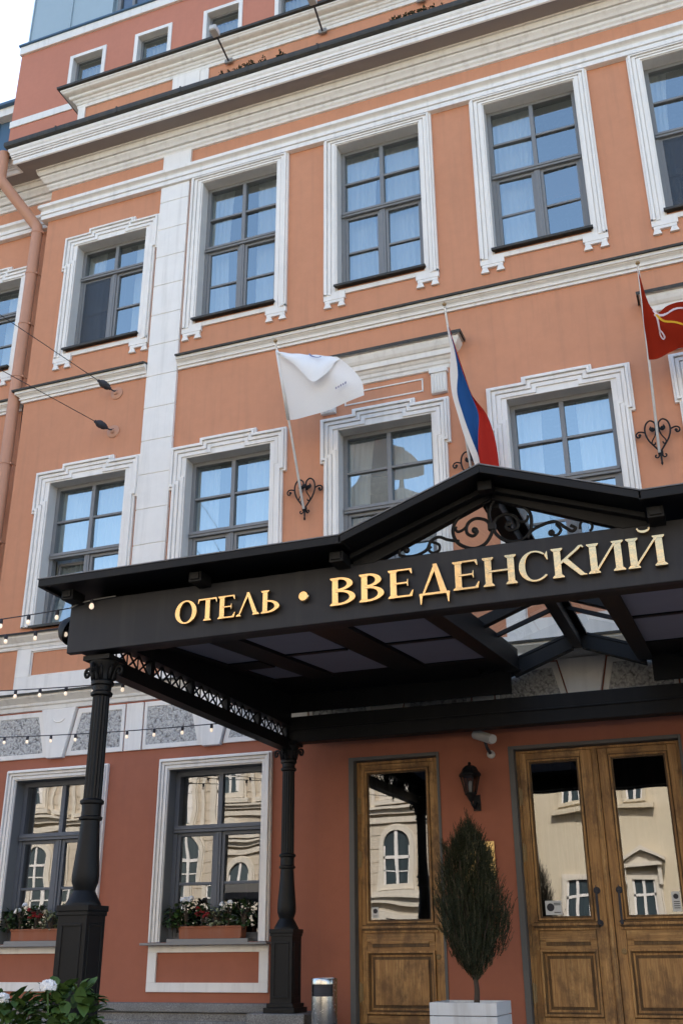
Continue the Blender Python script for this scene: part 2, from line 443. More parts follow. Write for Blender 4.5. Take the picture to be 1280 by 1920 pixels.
def molding(mb, path, prof, mi=0, mis=None):
    """sweep a profile [(out, z)] along an XY path with mitred corners; ends are capped"""
    rows = []
    for o, z in prof:
        rows.append([(x, y, z) for x, y in offset_path(path, o)])
    mb.sheet(rows, mi, mis and (lambda i, j: mis[i]))
    n = len(prof)
    for e in (0, -1):
        vs = [r[e] for r in rows]
        mb.add(vs, [tuple(range(n))], mi)

# ================================================================== GROUND
ground = structure(MB().box(-200, 200, -200, 200, -1.75, -1.62).build('ground', M['asphalt']))
road = structure(MB().quad((-120, -21, -1.616), (120, -21, -1.616), (120, -8, -1.616), (-120, -8, -1.616)).build('road', M['asphalt']))
pave = structure(MB().box(-60, 60, -8, 0.5, -1.618, -1.5).build('pavement', M['paving'], bevel=0.015))
pave2 = structure(MB().box(-60, 60, -25.9, -21, -1.618, -1.5).build('pavement', M['paving'], bevel=0.015))

# ================================================================== HOTEL BUILDING
CX = [-3.96, -1.656, 0.650, 2.954, 5.220]      # window axes
HW = 0.653                                      # half an opening
X0, X1 = -5.305, 9.0
hotel = thing('hotel_building', 'orange and terracotta hotel with white window surrounds and heavy white cornice behind the black canopy', 'building', (2, 0, -1.5))

def wall_sheet(x0, x1, z0, z1, y, holes):
    xs = sorted({x0, x1, *[h[0] for h in holes], *[h[1] for h in holes]}); zs = sorted({z0, z1, *[h[2] for h in holes], *[h[3] for h in holes]})
    xs = [x for x in xs if x0 - 1e-6 <= x <= x1 + 1e-6]; zs = [z for z in zs if z0 - 1e-6 <= z <= z1 + 1e-6]
    mb = MB()
    for i in range(len(xs) - 1):
        for j in range(len(zs) - 1):
            cx, cz = (xs[i] + xs[i + 1]) / 2, (zs[j] + zs[j + 1]) / 2
            if any(h[0] < cx < h[1] and h[2] < cz < h[3] for h in holes): continue
            mb.quad((xs[i], y, zs[j]), (xs[i + 1], y, zs[j]), (xs[i + 1], y, zs[j + 1]), (xs[i], y, zs[j + 1]))
    return mb

Z2, Z2T = 4.30, 6.54       # first floor openings
Z3, Z3T = 8.87, 11.50      # top floor openings (the leftmost is lower)
Z1, Z1T = 0.175, 2.175     # street openings
holes_up, holes_lo = [], []
for i, c in enumerate(CX):
    holes_up.append((c - HW, c + HW, Z2, Z2T))
    holes_up.append((c - HW, c + HW, Z3, 10.90 if i == 0 else Z3T))
for i in (0, 1): holes_lo.append((CX[i] - .63, CX[i] + .65, Z1, Z1T))
D1 = (0.115, 1.190, -0.72, 2.150)
D2 = (2.015, 3.850, -0.72, 2.150)
holes_lo += [D1, D2, (4.70, 5.98, Z1, Z1T)]
wm = wall_sheet(X0, X1, 3.10, 13.0, 0.0, holes_up)
wm.quad((X0, 0.3, 3.10), (X0, 0, 3.10), (X0, 0, 13.0), (X0, 0.3, 13.0))
wm.build('upper_wall', M['upper'], hotel, fix=False)
wl = wall_sheet(X0, X1, -1.6, 3.10, 0.0, holes_lo)
wl.quad((X0, 0.3, -1.6), (X0, 0, -1.6), (X0, 0, 3.10), (X0, 0.3, 3.10))
wl.build('ground_floor_wall', M['lower'], hotel, fix=False)
YW = 0.2                                        # the side wing stands back a little
WX = (-7.170, -5.864)
wing_holes = [(*WX, 8.95, 10.73), (*WX, Z2, Z2T), (*WX, Z1, Z1T)]
wall_sheet(-20, X0, 3.10, 13.0, YW, [h for h in wing_holes if h[2] > 3]).build('side_wing_upper_wall', M['upper'], hotel, fix=False)
wall_sheet(-20, X0, -1.6, 3.10, YW, [h for h in wing_holes if h[2] < 3]).build('side_wing_lower_wall', M['lower'], hotel, fix=False)
# dark rooms behind: floors, back wall, side walls
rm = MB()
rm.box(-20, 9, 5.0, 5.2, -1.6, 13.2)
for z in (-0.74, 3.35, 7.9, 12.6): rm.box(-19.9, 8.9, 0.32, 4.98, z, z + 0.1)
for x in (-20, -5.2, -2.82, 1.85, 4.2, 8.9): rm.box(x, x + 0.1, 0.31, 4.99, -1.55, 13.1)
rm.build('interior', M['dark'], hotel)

# ---- windows
PROFILE = ((1.0, .86, .050), (.86, .70, .085), (.70, .655, .048), (.655, .42, .060), (.42, .37, .034), (.37, .10, .046), (.10, .0, .028))
def surround_ear(mb, x0, x1, z0, z1, y, ear=0.05, raise_=0.075, T=0.20, eh=0.47, a=0.21, legs_to=None):
    """eared architrave: mitred bands stepping down towards the opening"""
    zb = z0 if legs_to is None else legs_to
    def outline(f):
        t = T * f; q = T - t; ze = z1 - eh + q; e, r = (ear, raise_) if f > 0 else (0, 0)
        L = [(x0 - t, zb), (x0 - t, ze), (x0 - t - e, ze), (x0 - t - e, z1 + t), (x0 + a + q, z1 + t), (x0 + a + q, z1 + t + r)]
        return L + [(x0 + x1 - x, z) for x, z in reversed(L)]
    for fa, fb, d in PROFILE: mb.strip(outline(fa), outline(fb), y - d, y)
def surround_plain(mb, x0, x1, z0, z1, y, T=0.2, top=None, legs_to=None):
    zb = z0 if legs_to is None else legs_to
    def outline(f):
        t = T * f; zt = z1 + (t if top is None else t / T * (top - z1))
        return [(x0 - t, zb), (x0 - t, zt), (x1 + t, zt), (x1 + t, zb)]
    for fa, fb, d in PROFILE: mb.strip(outline(fa), outline(fb), y - d, y)
def feet(mb, x0, x1, zb, y):
    """apron fillet with the two-toothed brackets under the corners"""
    mb.box(x0 - .19, x1 + .19, y - .033, y, zb - .075, zb - .001)
    for xa, xb in ((x0 - .205, x0 + .125), (x1 - .125, x1 + .205)):
        mb.box(xa, xb, y - .05, y, zb - .155, zb - .03)
        mb.box(xa + .02, xb - .02, y - .045, y, zb - .20, zb - .155)
        for ta, tb in ((xa + .012, xa + .105), (xb - .105, xb - .012)):
            mb.prism([(ta + .015, zb - .20), (tb - .015, zb - .20), (tb + .012, zb - .275), (ta - .012, zb - .275)][::-1], y - .044, y)

def window(c, z0, z1, y, kind, rows_up, rows_lo, zt, fmat, gmat, curtain=True, open_left=False, hw=(HW, HW), dark_left=False, left_only=False):
    x0, x1 = c - hw[0], c + hw[1]
    yf = y + 0.165
    f = MB()
    fw = 0.062
    def bx(xa, xb, za, zb, ya, yb): f.box(xa, xb, yf + ya, yf + yb, za, zb)
    bx(x0, x0 + fw, z0, z1, 0, .10); bx(x1 - fw, x1, z0, z1, 0, .10)
    bx(x0 + fw, x1 - fw, z1 - fw, z1, .002, .10); bx(x0 + fw, x1 - fw, z0, z0 + fw, .002, .10)
    # transom, moulded
    bx(x0 + .02, x1 - .02, zt - .05, zt + .035, -.035, .09); bx(x0 + .03, x1 - .03, zt - .015, zt + .015, -.05, -.03)
    mw = .030
    bx(c - mw, c + mw, zt + .035, z1 - fw, .004, .09)
    bx(c - mw - .012, c + mw + .012, z0 + fw, zt - .05, -.006, .09)
    bx(c - .012, c + .012, z0 + fw, zt - .05, -.014, -.004)
    # upper lights
    zs = [zt + .035 + (z1 - fw - zt - .035) * k / rows_up for k in range(rows_up + 1)]
    for z in zs[1:-1]:
        for xa, xb in ((x0 + fw, c - mw), (c + mw, x1 - fw)): bx(xa, xb, z - .017, z + .017, .012, .08)
    cells = [(xa + .001, xb - .001, zs[k] + (.017 if k else 0), zs[k + 1] - (.017 if k < rows_up - 1 else 0), yf + .05) for k in range(rows_up) for xa, xb in ((x0 + fw, c - mw), (c + mw, x1 - fw))]
    # casements
    sw = .042
    sash = MB()
    for side, (xa, xb) in enumerate(((x0 + fw, c - mw - .012), (c + mw + .012, x1 - fw))):
        za, zb = z0 + fw, zt - .05
        op = open_left and side == 0
        S_ = MB()
        S_.box(xa, xa + sw, yf + .014, yf + .075, za, zb); S_.box(xb - sw, xb, yf + .014, yf + .075, za, zb)
        S_.box(xa + sw, xb - sw, yf + .016, yf + .075, zb - sw, zb); S_.box(xa + sw, xb - sw, yf + .016, yf + .075, za, za + sw)
        zz = [za + sw + (zb - za - 2 * sw) * k / rows_lo for k in range(rows_lo + 1)]
        for z in zz[1:-1]: S_.box(xa + sw, xb - sw, yf + .022, yf + .07, z - .016, z + .016)
        if op:                                   # tilted inwards at the top
            piv = Vector((0, yf + .04, za)); rot = Matrix.Rotation(R(-9), 3, 'X')
            S_.v = [tuple(rot @ (Vector(p) - piv) + piv) for p in S_.v]
        f.add(S_.v, S_.f)
        for k in range(rows_lo):
            q = (xa + sw, xb - sw, zz[k] + (.016 if k else 0), zz[k + 1] - (.016 if k < rows_lo - 1 else 0), yf + .045)
            cells.append(q + (op,))
    win = f.build('window', fmat, hotel, bevel=.004)
    g = MB()
    for cell in cells:
        xa, xb, za, zb, yg = cell[:5]
        tx, tz = rnd.uniform(-.006, .006), rnd.uniform(-.008, .008)
        P = [(xa, yg - tx, za), (xb, yg + tx, za), (xb, yg + tx + tz, zb), (xa, yg - tx + tz, zb)]
        if len(cell) > 5 and cell[5]:
            piv = Vector((0, yf + .04, z0 + fw)); rot = Matrix.Rotation(R(-9), 3, 'X')
            P = [tuple(rot @ (Vector(p) - piv) + piv) for p in P]
        g.quad(*P)
    g.build('pane', gmat, win, fix=False)
    if dark_left:                               # insect screen over the left casement
        sc_ = MB(); sc_.box(x0 + fw + .04, c - mw - .05, yf + .008, yf + .012, z0 + fw + .035, zt - .085); sc_.build('insect_screen', M['screen'], win)
    # reveal: four plastered faces from the wall face to the frame
    rv = MB(); ya, yb = y, yf + .09
    rv.quad((x0, ya, z0), (x0, ya, z1), (x0, yb, z1), (x0, yb, z0)); rv.quad((x1, ya, z0), (x1, yb, z0), (x1, yb, z1), (x1, ya, z1))
    rv.quad((x0, ya, z1), (x1, ya, z1), (x1, yb, z1), (x0, yb, z1)); rv.quad((x0, ya, z0), (x0, yb, z0), (x1, yb, z0), (x1, ya, z0))
    rv.build('reveal', M['reveal'] if kind != 'ground' else M['greyframe'], win, fix=False)
    s = MB()
    if kind == 'ear':
        surround_ear(s, x0, x1, z0, z1, y)
    elif kind == 'earfeet':
        surround_ear(s, x0, x1, z0, z1, y, legs_to=z0 - .13); feet(s, x0, x1, z0 - .06, y)
    elif kind == 'plainfeet':
        surround_plain(s, x0, x1, z0, z1, y, T=.205, top=11.62, legs_to=z0 - .13); feet(s, x0, x1, z0 - .06, y)
    elif kind == 'ground':
        surround_plain(s, x0, x1, z0, z1, y, T=.135)
    s.build('surround', M['white'], win, bevel=.004)
    si = MB()
    if kind == 'ground':
        si.prism([(x0 - .19, z0 - .032), (x1 + .16, z0 - .032), (x1 + .16, z0 - .006), (x0 - .19, z0 - .006)], y - .15, y + .19)
        si.box(x0 + .09, x1 - .13, y - .02, y + .12, z0 - .005, z0 + .035)
    else:
        si.box(x0 - .03, x1 + .03, y - .105, y + .19, z0 - .018, z0 + .004)
        si.box(x0 - .03, x1 + .03, y - .108, y - .098, z0 - .036, z0 - .014)
    si.build('sill', M['conduit'] if kind == 'ground' else M['gutter'], win, bevel=.003)
    if curtain:
        cu = MB(); yc = yf + .22
        def drape(xa, xb, amp, za=z0 - .05, pinch=0.0):
            n = max(8, int((xb - xa) * 60)); rows = []
            ph = rnd.uniform(0, 6)
            for k in range(7):
                z = z1 + .25 - (z1 + .25 - za) * k / 6
                pz = pinch * math.sin(math.pi * k / 6)
                rows.append([(xa + (xb - xa - pz) * j / n, yc + amp * (.7 + .5 * math.sin(j * .21 + ph)) * math.sin(ph + j * 1.15 + .3 * math.sin(j * .37 + k * .3)) * (.6 + .07 * k), z) for j in range(n + 1)])
            cu.sheet(rows)
        wd = x1 - x0
        a = rnd.uniform(.22, .50); b_ = rnd.uniform(.30, .52)
        drape(x0 - .02, x0 + wd * a, .03, pinch=rnd.uniform(0, .12))
        if not left_only: drape(x1 - wd * b_, x1 + .02, .03)
        cu.build('curtain', M['curtain'], win, smooth=True)
    return win

for i, c in enumerate(CX):
    window(c, Z2, Z2T, 0.0, 'ear', 2, 2, 5.42, M['greyframe'], M['glass'], open_left=(i == 0))
    if i == 0: window(c, Z3, 10.90, 0.0, 'earfeet', 1, 2, 10.33, M['greyframe'], M['glass'], dark_left=True)
    else: window(c, Z3, Z3T, 0.0, 'plainfeet', 2, 2, 10.28, M['greyframe'], M['glass'], dark_left=(i == 4), left_only=(i == 3))
for i in (0, 1):
    window(CX[i], Z1, Z1T, 0.0, 'ground', 1, 2, 1.475, M['greyframe2'], M['glass_low'], curtain=False, hw=(.63, .65))
window(5.34, Z1, Z1T, 0.0, 'ground', 1, 2, 1.475, M['greyframe2'], M['glass_low'], curtain=False, hw=(.64, .64))
wc = sum(WX) / 2
window(wc, 8.95, 10.73, YW, 'earfeet', 1, 2, 10.15, M['greyframe'], M['glass'])
window(wc, Z2, Z2T, YW, 'ear', 2, 2, 5.42, M['greyframe'], M['glass'])
window(wc, Z1, Z1T, YW, 'ground', 1, 2, 1.475, M['greyframe2'], M['glass_low'], curtain=False, hw=(.65, .65))

# aprons under the street windows: a white band framing a sunk panel
for (xa, xb, y) in ((-2.425, -.872, 0), (-4.73, -3.19, 0), (4.56, 6.12, 0), (-7.3, -5.72, YW)):
    a = MB(); z0, z1 = -.355, .140
    a.box(xa, xb, y - .03, y, z0, z0 + .10); a.box(xa, xa + .115, y - .03, y, z0 + .10, z1 - .075); a.box(xb - .115, xb, y - .03, y, z0 + .10, z1 - .075)
    a.box(xa, xb, y - .03, y, z1 - .075, z1)
    a.build('window_apron', M['white'], hotel, bevel=.004)

# ---- mouldings that follow the break in the front
PATH = [(-20, YW), (X0, YW), (X0, 0), (X1, 0)]
def run(name, prof, mat, path=PATH, smooth=False):
    mb = MB(); molding(mb, path, prof); return mb.build(name, mat, hotel, fix=True)
# main cornice: lower bed moulding, soffit, fascia, crown
run('cornice_bed', [(0, 12.27), (.035, 12.275), (.045, 12.31), (.07, 12.335), (.075, 12.375), (.05, 12.385), (.05, 12.395), (.10, 12.40), (.125, 12.44), (.16, 12.475), (.165, 12.505), (.14, 12.508), (.14, 12.518), (.185, 12.52), (.205, 12.555), (.215, 12.60), (.195, 12.603), (.195, 12.613), (.225, 12.615), (.225, 12.645), (0, 12.65)], M['cream'])
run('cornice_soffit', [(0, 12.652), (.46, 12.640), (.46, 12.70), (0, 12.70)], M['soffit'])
run('cornice_crown', [(.0, 12.702), (.462, 12.70), (.462, 12.625), (.482, 12.612), (.500, 12.622), (.502, 12.70), (.485, 12.703), (.485, 12.712), (.515, 12.715), (.520, 12.742), (.505, 12.745), (.505, 12.752), (.534, 12.755), (.536, 12.776), (.522, 12.779), (.522, 12.786), (.548, 12.789), (.552, 12.830), (.575, 12.862), (.582, 12.905), (.575, 12.915), (0, 12.915)], M['white'])
g = MB()
molding(g, PATH, [(.50, 12.917), (.60, 12.917), (.632, 12.94), (.640, 12.975), (.638, 13.03), (.622, 13.042), (.60, 13.03), (.50, 12.96)])
for i in range(12):
    x = -4.9 + i * 1.2
    g.box(x, x + .03, -.646, -.5, 12.93, 13.046)
g.build('gutter', M['gutter'], hotel)
# roof sheet between the gutter and the parapet
rf = MB(); rf.quad((-20, -.4, 12.96), (X1, -.62, 12.93), (X1, .3, 13.10), (-20, .45, 13.10)); rf.quad((-20, .45, 13.1), (X1, .3, 13.1), (X1, 5.2, 13.4), (-20, 5.2, 13.4))
rf.build('roof', M['gutter'], hotel)
# frieze band over the top windows
run('frieze_band', [(0, 11.615), (.088, 11.615), (.088, 11.69), (.068, 11.693), (.068, 11.705), (.10, 11.71), (.10, 11.775), (.075, 11.78), (.075, 11.79), (.10, 11.815), (.135, 11.83), (.145, 11.835), (.145, 11.895), (.125, 11.915), (0, 11.925)], M['white'])
# string course between the upper floors, broken by the pilaster
for path in ([(-20, YW), (X0, YW), (X0, 0), (-3.075, 0)], [(-2.545, 0), (X1, 0)]):
    run('string_course', [(0, 8.05), (.035, 8.05), (.035, 8.09), (.06, 8.095), (.06, 8.112), (.045, 8.118), (.06, 8.145), (.09, 8.165), (.095, 8.168), (.095, 8.178), (.115, 8.18), (.118, 8.228), (0, 8.262)], M['cream'], path)
    run('string_flashing', [(.02, 8.262), (.138, 8.229), (.150, 8.222), (.155, 8.252), (.02, 8.295)], M['gutter'], path)
# cornice under the first-floor windows and the lower ledge
run('sill_cornice', [(0, 3.985), (.03, 3.99), (.04, 4.03), (.06, 4.045), (.065, 4.075), (.09, 4.10), (.13, 4.14), (.135, 4.175), (0, 4.205)], M['cream'])
run('sill_flashing', [(.02, 4.206), (.15, 4.172), (.160, 4.166), (.164, 4.194), (.02, 4.232)], M['gutter'])
run('lower_ledge', [(0, 3.095), (.03, 3.10), (.04, 3.15), (.06, 3.165), (.065, 3.195), (.095, 3.225), (.14, 3.265), (.145, 3.30), (0, 3.335)], M['cream'])
run('ledge_flashing', [(.02, 3.336), (.16, 3.297), (.170, 3.290), (.174, 3.318), (.02, 3.352)], M['gutter'])

# ---- pilaster with drafted joints
p = MB(); px0, px1 = -3.065, -2.550; z = 4.21
while z < 11.60:
    zt = min(z + .545, 11.615); p.box(px0, px1, -.055, 0, z, zt - .012); z += .545
p.box(px0 + .006, px1 - .006, -.043, -.001, 4.2, 11.615)
p.box(px0, px1, -.055, 0, 11.93, 12.268)
p.build('pilaster', M['white'], hotel, bevel=.006)

# ---- panel band between ledge and sill cornice
pb = MB()
def framed(mb, xa, xb, za, zb, y, wd, d):
    mb.box(xa, xb, y - d, y, za, za + wd); mb.box(xa, xb, y - d, y, zb - wd, zb); mb.box(xa, xa + wd, y - d, y, za + wd, zb - wd); mb.box(xb - wd, xb, y - d, y, za + wd, zb - wd)
for c in CX:
    xa, xb = c - .86, c + .86
    pb.box(xa, xb, -.035, 0, 3.352, 3.585); pb.box(xa, xa + .235, -.035, 0, 3.585, 3.984); pb.box(xb - .235, xb, -.035, 0, 3.585, 3.984); pb.box(xa + .235, xb - .235, -.035, 0, 3.945, 3.984)
    framed(pb, xa + .24, xb - .24, 3.59, 3.943, 0, .014, .02)
for xa, xb in ((X0 + .005, CX[0] - .861),) + tuple((CX[i] + .861, CX[i + 1] - .861) for i in range(4)):
    pb.box(xa, xb, -.028, 0, 3.352, 3.42)
pb.build('panel_band', M['white'], hotel, bevel=.004)

# ---- ornament frieze: keystones, rough slabs in smooth borders, plain strips
orn = MB()
def trap(mb, c, zb, zt, wb, wt, d, y=0, mi=0, xoff=0):
    mb.prism([(c - wb / 2, zb), (c + wb / 2, zb), (c + wt / 2, zt), (c - wt / 2, zt)], y - d, y, mi)
for c in CX + [7.52]:
    kc = c - .04
    trap(orn, kc, 2.435, 3.085, .245, .53, .075)
    # small carved drop on the keystone
    pts = [(kc + .02 + .085 * math.cos(t), -.079, 2.95 + .05 * math.sin(t)) for t in [math.pi * (1 + k / 10) for k in range(11)]]
    orn.tube(pts, .008, 5)
    for s in (-1, 1):
        ki_t, ki_b = kc + s * .285, kc + s * .145     # beside the keystone, top and bottom
        o_t = kc + s * 1.005
        A = [(ki_b, 2.455), (o_t, 2.455), (o_t, 3.070), (ki_t, 3.070)]
        B = [(ki_b + s * .055 + s * .02, 2.515), (o_t - s * .045, 2.515), (o_t - s * .045, 3.005), (ki_t + s * .055, 3.005)]
        if s < 0: A = A[::-1]; B = B[::-1]
        orn.strip(A, B, -.030, 0, 0, closed=True)
        orn.prism(B, -.022, -.0, 1)
for a, b in zip(CX, CX[1:] + [7.52]):
    m_ = (a + b) / 2 - .04; hw_ = (b - a) / 2 - 1.005 - .022
    orn.box(m_ - hw_, m_ + hw_, -.03, 0, 2.455, 3.070)
orn.box(X0 + .005, CX[0] - 1.07, -.03, 0, 2.455, 3.070)
orn.build('ornament_frieze', [M['white'], M['slab']], hotel, bevel=.004)

# ---- the little cornice hoods on consoles over two first-floor windows
for c in (CX[2], CX[4]):
    h = MB()
    path = [(c - .93, 0), (c + .93, 0)]
    def hood(pr, x0, x1): molding(h, [(x0, 0.0), (x0, -.001), (x1, -.001), (x1, 0.0)], pr)
    hood([(0, 7.18), (.03, 7.185), (.04, 7.23), (.06, 7.245), (.07, 7.285), (.09, 7.30), (.11, 7.33), (.14, 7.335), (.145, 7.41), (.165, 7.42), (.19, 7.45), (.215, 7.50), (.22, 7.535), (0, 7.54)], c - .90, c + .90)
    hood([(0, 7.542), (.235, 7.542), (.24, 7.560), (0, 7.59)], c - .90, c + .90)
    for s in (-1, 1):
        xc = c + s * .785
        h.box(xc - .125, xc + .125, -.085, 0, 7.11, 7.178); h.box(xc - .105, xc + .105, -.065, 0, 6.815, 7.11)
        for j in (-2, -1, 0, 1, 2): h.box(xc + j * .038 - .011, xc + j * .038 + .011, -.078, -.06, 6.83, 7.10)
    framed(h, c - .56, c + .56, 6.90, 7.10, 0, .020, .018)
    h.build('window_hood', M['cream'], hotel, bevel=.004)
    h2 = MB(); molding(h2, [(c - .90, 0.0), (c - .90, -.001), (c + .90, -.001), (c + .90, 0.0)], [(.0, 7.593), (.25, 7.558), (.262, 7.54), (.265, 7.585), (.0, 7.63)]); h2.build('hood_flashing', M['gutter'], hotel)

# ---- parapet above the gutter, with its own cornice
PX0 = -4.94
pp = MB(); pp.box(PX0, X1, 0, .4, 12.9, 14.3); pp.build('parapet_wall', M['upper'], hotel)
PP = [(PX0, .4), (PX0, 0), (X1, 0)]
pc = MB(); molding(pc, PP, [(0, 14.005), (.03, 14.007), (.036, 14.075), (.05, 14.083), (.062, 14.115), (.085, 14.13), (.10, 14.16), (.13, 14.17), (.145, 14.185), (.15, 14.215), (.165, 14.222), (.205, 14.232), (.235, 14.248), (.25, 14.275), (.262, 14.28), (.268, 14.305), (0, 14.31)])
pc.build('parapet_cornice', M['cream'], hotel)
pc = MB(); molding(pc, PP, [(0, 14.312), (.285, 14.312), (.31, 14.322), (.315, 14.365), (0, 14.39)]); pc.build('parapet_gutter', M['gutter'], hotel)
pl = MB(); pl.box(PX0 - .004, PX0 + .14, -.036, .0, 12.98, 14.006); pl.build('parapet_strip', M['white'], hotel, bevel=.005); pl = MB(); pl.box(-3.02, -2.49, -.045, 0, 12.98, 14.006); pl.box(-2.49, -2.33, -.03, 0, 12.98, 14.006)
pl.build('parapet_pilaster', M['white'], hotel, bevel=.005)

# ---- granite plinth
gp = MB(); gp.box(-20, -.62, -.16, 0, -1.58, -.56); gp.box(-20, -.62, -.20, 0, -.555, -.462); gp.box(-20, -.62, -.24, 0, -1.58, -.64)
gp.build('plinth', M['granite'], hotel, bevel=.012)

# ---- doors
def door_leaf(x0, x1, z0, z1, y, glass, door, lock_side, hinge_side):
    f = MB()
    gz0, gz1 = .385, 1.975
    gx0, gx1 = glass
    D, RL = 1, 2                                # dark mouldings, cross-grained rails
    f.box(x0, gx0 - .05, y, y + .055, z0, z1); f.box(gx1 + .05, x1, y, y + .055, z0, z1)
    e = .0025                                   # joints
    f.box(gx0 - .05 + e, gx1 + .05 - e, y + .003, y + .055, gz1 + .05, z1, RL); f.box(gx0 - .05 + e, gx1 + .05 - e, y + .003, y + .055, .06, gz0 - .05, RL); f.box(gx0 - .05 + e, gx1 + .05 - e, y + .003, y + .055, z0, -.575, RL)
    def ring(a, b, c_, d_, wd, dy, m):
        f.box(a, a + wd, y + dy, y + .07, c_, d_, m); f.box(b - wd, b, y + dy, y + .07, c_, d_, m); f.box(a + wd, b - wd, y + dy, y + .07, d_ - wd, d_, m); f.box(a + wd, b - wd, y + dy, y + .07, c_, c_ + wd, m)
    # glazing bead in three steps
    ring(gx0 - .050, gx1 + .050, gz0 - .050, gz1 + .050, .012, .006, D)
    ring(gx0 - .038, gx1 + .038, gz0 - .038, gz1 + .038, .020, -.016, 0)
    ring(gx0 - .018, gx1 + .018, gz0 - .018, gz1 + .018, .018, .010, D)
    # ledge under the glass
    f.box(gx0 - .105, gx1 + .105, y - .055, y, .292, .318, 0); f.box(gx0 - .088, gx1 + .088, y - .036, y, .272, .292, D); f.box(gx0 - .088, gx1 + .088, y - .020, y, .250, .272, 0); f.box(gx0 - .088, gx1 + .088, y - .024, y, .318, .330, D)
    # apron with dropped corners
    f.prism([(gx0 - .045, .155), (gx0 + .02, .155), (gx0 + .02, .135), (gx1 - .02, .135), (gx1 - .02, .155), (gx1 + .045, .155), (gx1 + .045, .240), (gx0 - .045, .240)], y - .012, y, RL)
    f.box(gx0 + .02, gx1 - .02, y - .004, y + .002, .100, .135, D)
    # bottom panel: dark outer moulding, raised bead, sunk margin, raised field
    a, b, c_, d_ = gx0 - .058, gx1 + .058, -.575, .075
    ring(a, b, c_, d_, .012, .008, D); ring(a + .012, b - .012, c_ + .012, d_ - .012, .022, -.026, 0); ring(a + .034, b - .034, c_ + .034, d_ - .034, .016, .004, D); ring(a + .050, b - .050, c_ + .050, d_ - .050, .022, .024, 0)
    f.box(a + .072, b - .072, y + .034, y + .06, c_ + .072, d_ - .072, D)
    f.box(a + .10, b - .10, y + .016, y + .06, c_ + .10, d_ - .10, 0)
    leaf = f.build('door_leaf', [M['wood'], M['woodtrim'], M['woodrail']], door, bevel=.004)
    MB().quad((gx0, y + .022, gz0), (gx1, y + .022, gz0), (gx1, y + .022, gz1), (gx0, y + .022, gz1)).build('door_glass', M['glass_low'], door, fix=False)
    return leaf
def door_case(door, d, y=.0):
    x0, x1, z0, z1 = d
    c = MB()
    # grey painted reveal with a proud edge
    c.box(x0 - .012, x0 + .05, y - .012, .30, z0, z1 + .012); c.box(x1 - .02, x1 + .012, y - .012, .30, z0, z1 + .012); c.box(x0 + .05, x1 - .02, y - .012, .30, z1 - .028, z1 + .012)
    c.box(x0, x1, .12, .4, z0, z0 + .06)
    c.build('door_case', M['doorcase'], door, bevel=.004)
def knob(mb, x, y, z, r=.026):
    for i in range(1): mb.lathe([(r * .9, 0), (r, .008), (r * .6, .012), (r * .45, .03), (r * .75, .038), (r * .7, .052), (r * .2, .058)], 0, 0, 14)
def rot_lathe(mb, prof, x, y, z, n=14):
    """lathe pointing out of the wall (-Y)"""
    t = MB(); t.lathe(prof, 0, 0, n); mb.add([(x + px, y - pz, z + py) for px, py, pz in t.v], t.f)
YD = .115
d1 = MB(); d1.box(.165, .205, YD - .01, YD + .06, -.66, 2.118); d1.box(1.145, 1.17, YD - .01, YD + .06, -.66, 2.118); d1.box(.205, 1.145, YD - .009, YD + .06, 2.085, 2.118)
door1 = d1.build('door', M['wood'], hotel, bevel=.004)
door_leaf(.207, 1.143, -.655, 2.083, YD, (.302, .995), door1, 'r', 'l'); door_case(door1, D1)
d2 = MB(); d2.box(2.065, 2.095, YD - .01, YD + .06, -.66, 2.118); d2.box(3.795, 3.83, YD - .01, YD + .06, -.66, 2.118); d2.box(2.095, 3.795, YD - .009, YD + .06, 2.092, 2.118)
door2 = d2.build('double_door', M['wood'], hotel, bevel=.004)
door_leaf(2.097, 2.895, -.655, 2.09, YD, (2.222, 2.722), door2, 'r', 'l')
door_leaf(2.965, 3.793, -.655, 2.09, YD, (3.116, 3.650), door2, 'l', 'r'); door_case(door2, D2)
ml = MB(); ml.box(2.90, 2.960, YD - .03, YD + .05, -.655, 2.09); ml.box(2.915, 2.945, YD - .042, YD - .028, -.65, 2.09); ml.build('meeting_stile', M['wood'], door2, bevel=.006)
for (dr, xs, hz) in ((door1, (.186,), (1.62, 1.03, -.35)), (door2, (2.082, 3.812), (1.62, 1.03, -.35))):
    for x in xs:
        for z in hz:
            h = MB(); h.tube([(x, YD - .03, z - .09), (x, YD - .03, z - .003)], .013, 10); h.tube([(x, YD - .03, z + .003), (x, YD - .03, z + .09)], .013, 10); h.tube([(x, YD - .03, z - .1), (x, YD - .03, z + .1)], .008, 8); h.box(x - .03, x + .03, YD - .022, YD - .011, z - .085, z + .085)
            h.build('hinge', M['brass_dull'], dr, smooth='auto')
for x in (2.815, 3.045):                        # pull handles of the double door
    h = MB(); y = YD - .001
    for z in (.63, .31):
        rot_lathe(h, [(.036, 0), (.036, .006), (.026, .012), (.012, .018), (.012, .05), (.018, .056), (.017, .072), (.004, .078)], x, y, z)
    h.tube([(x, y - .060, .645), (x, y - .064, .60), (x, y - .068, .52), (x, y - .068, .44), (x, y - .064, .35), (x, y - .060, .30)], [.009, .011, .014, .014, .011, .009], 10)
    h.tube([(x, y - .06, .64), (x, y - .06, .68)], [.009, .003], 8)
    h.build('handle', M['ink'], door2, smooth='auto')
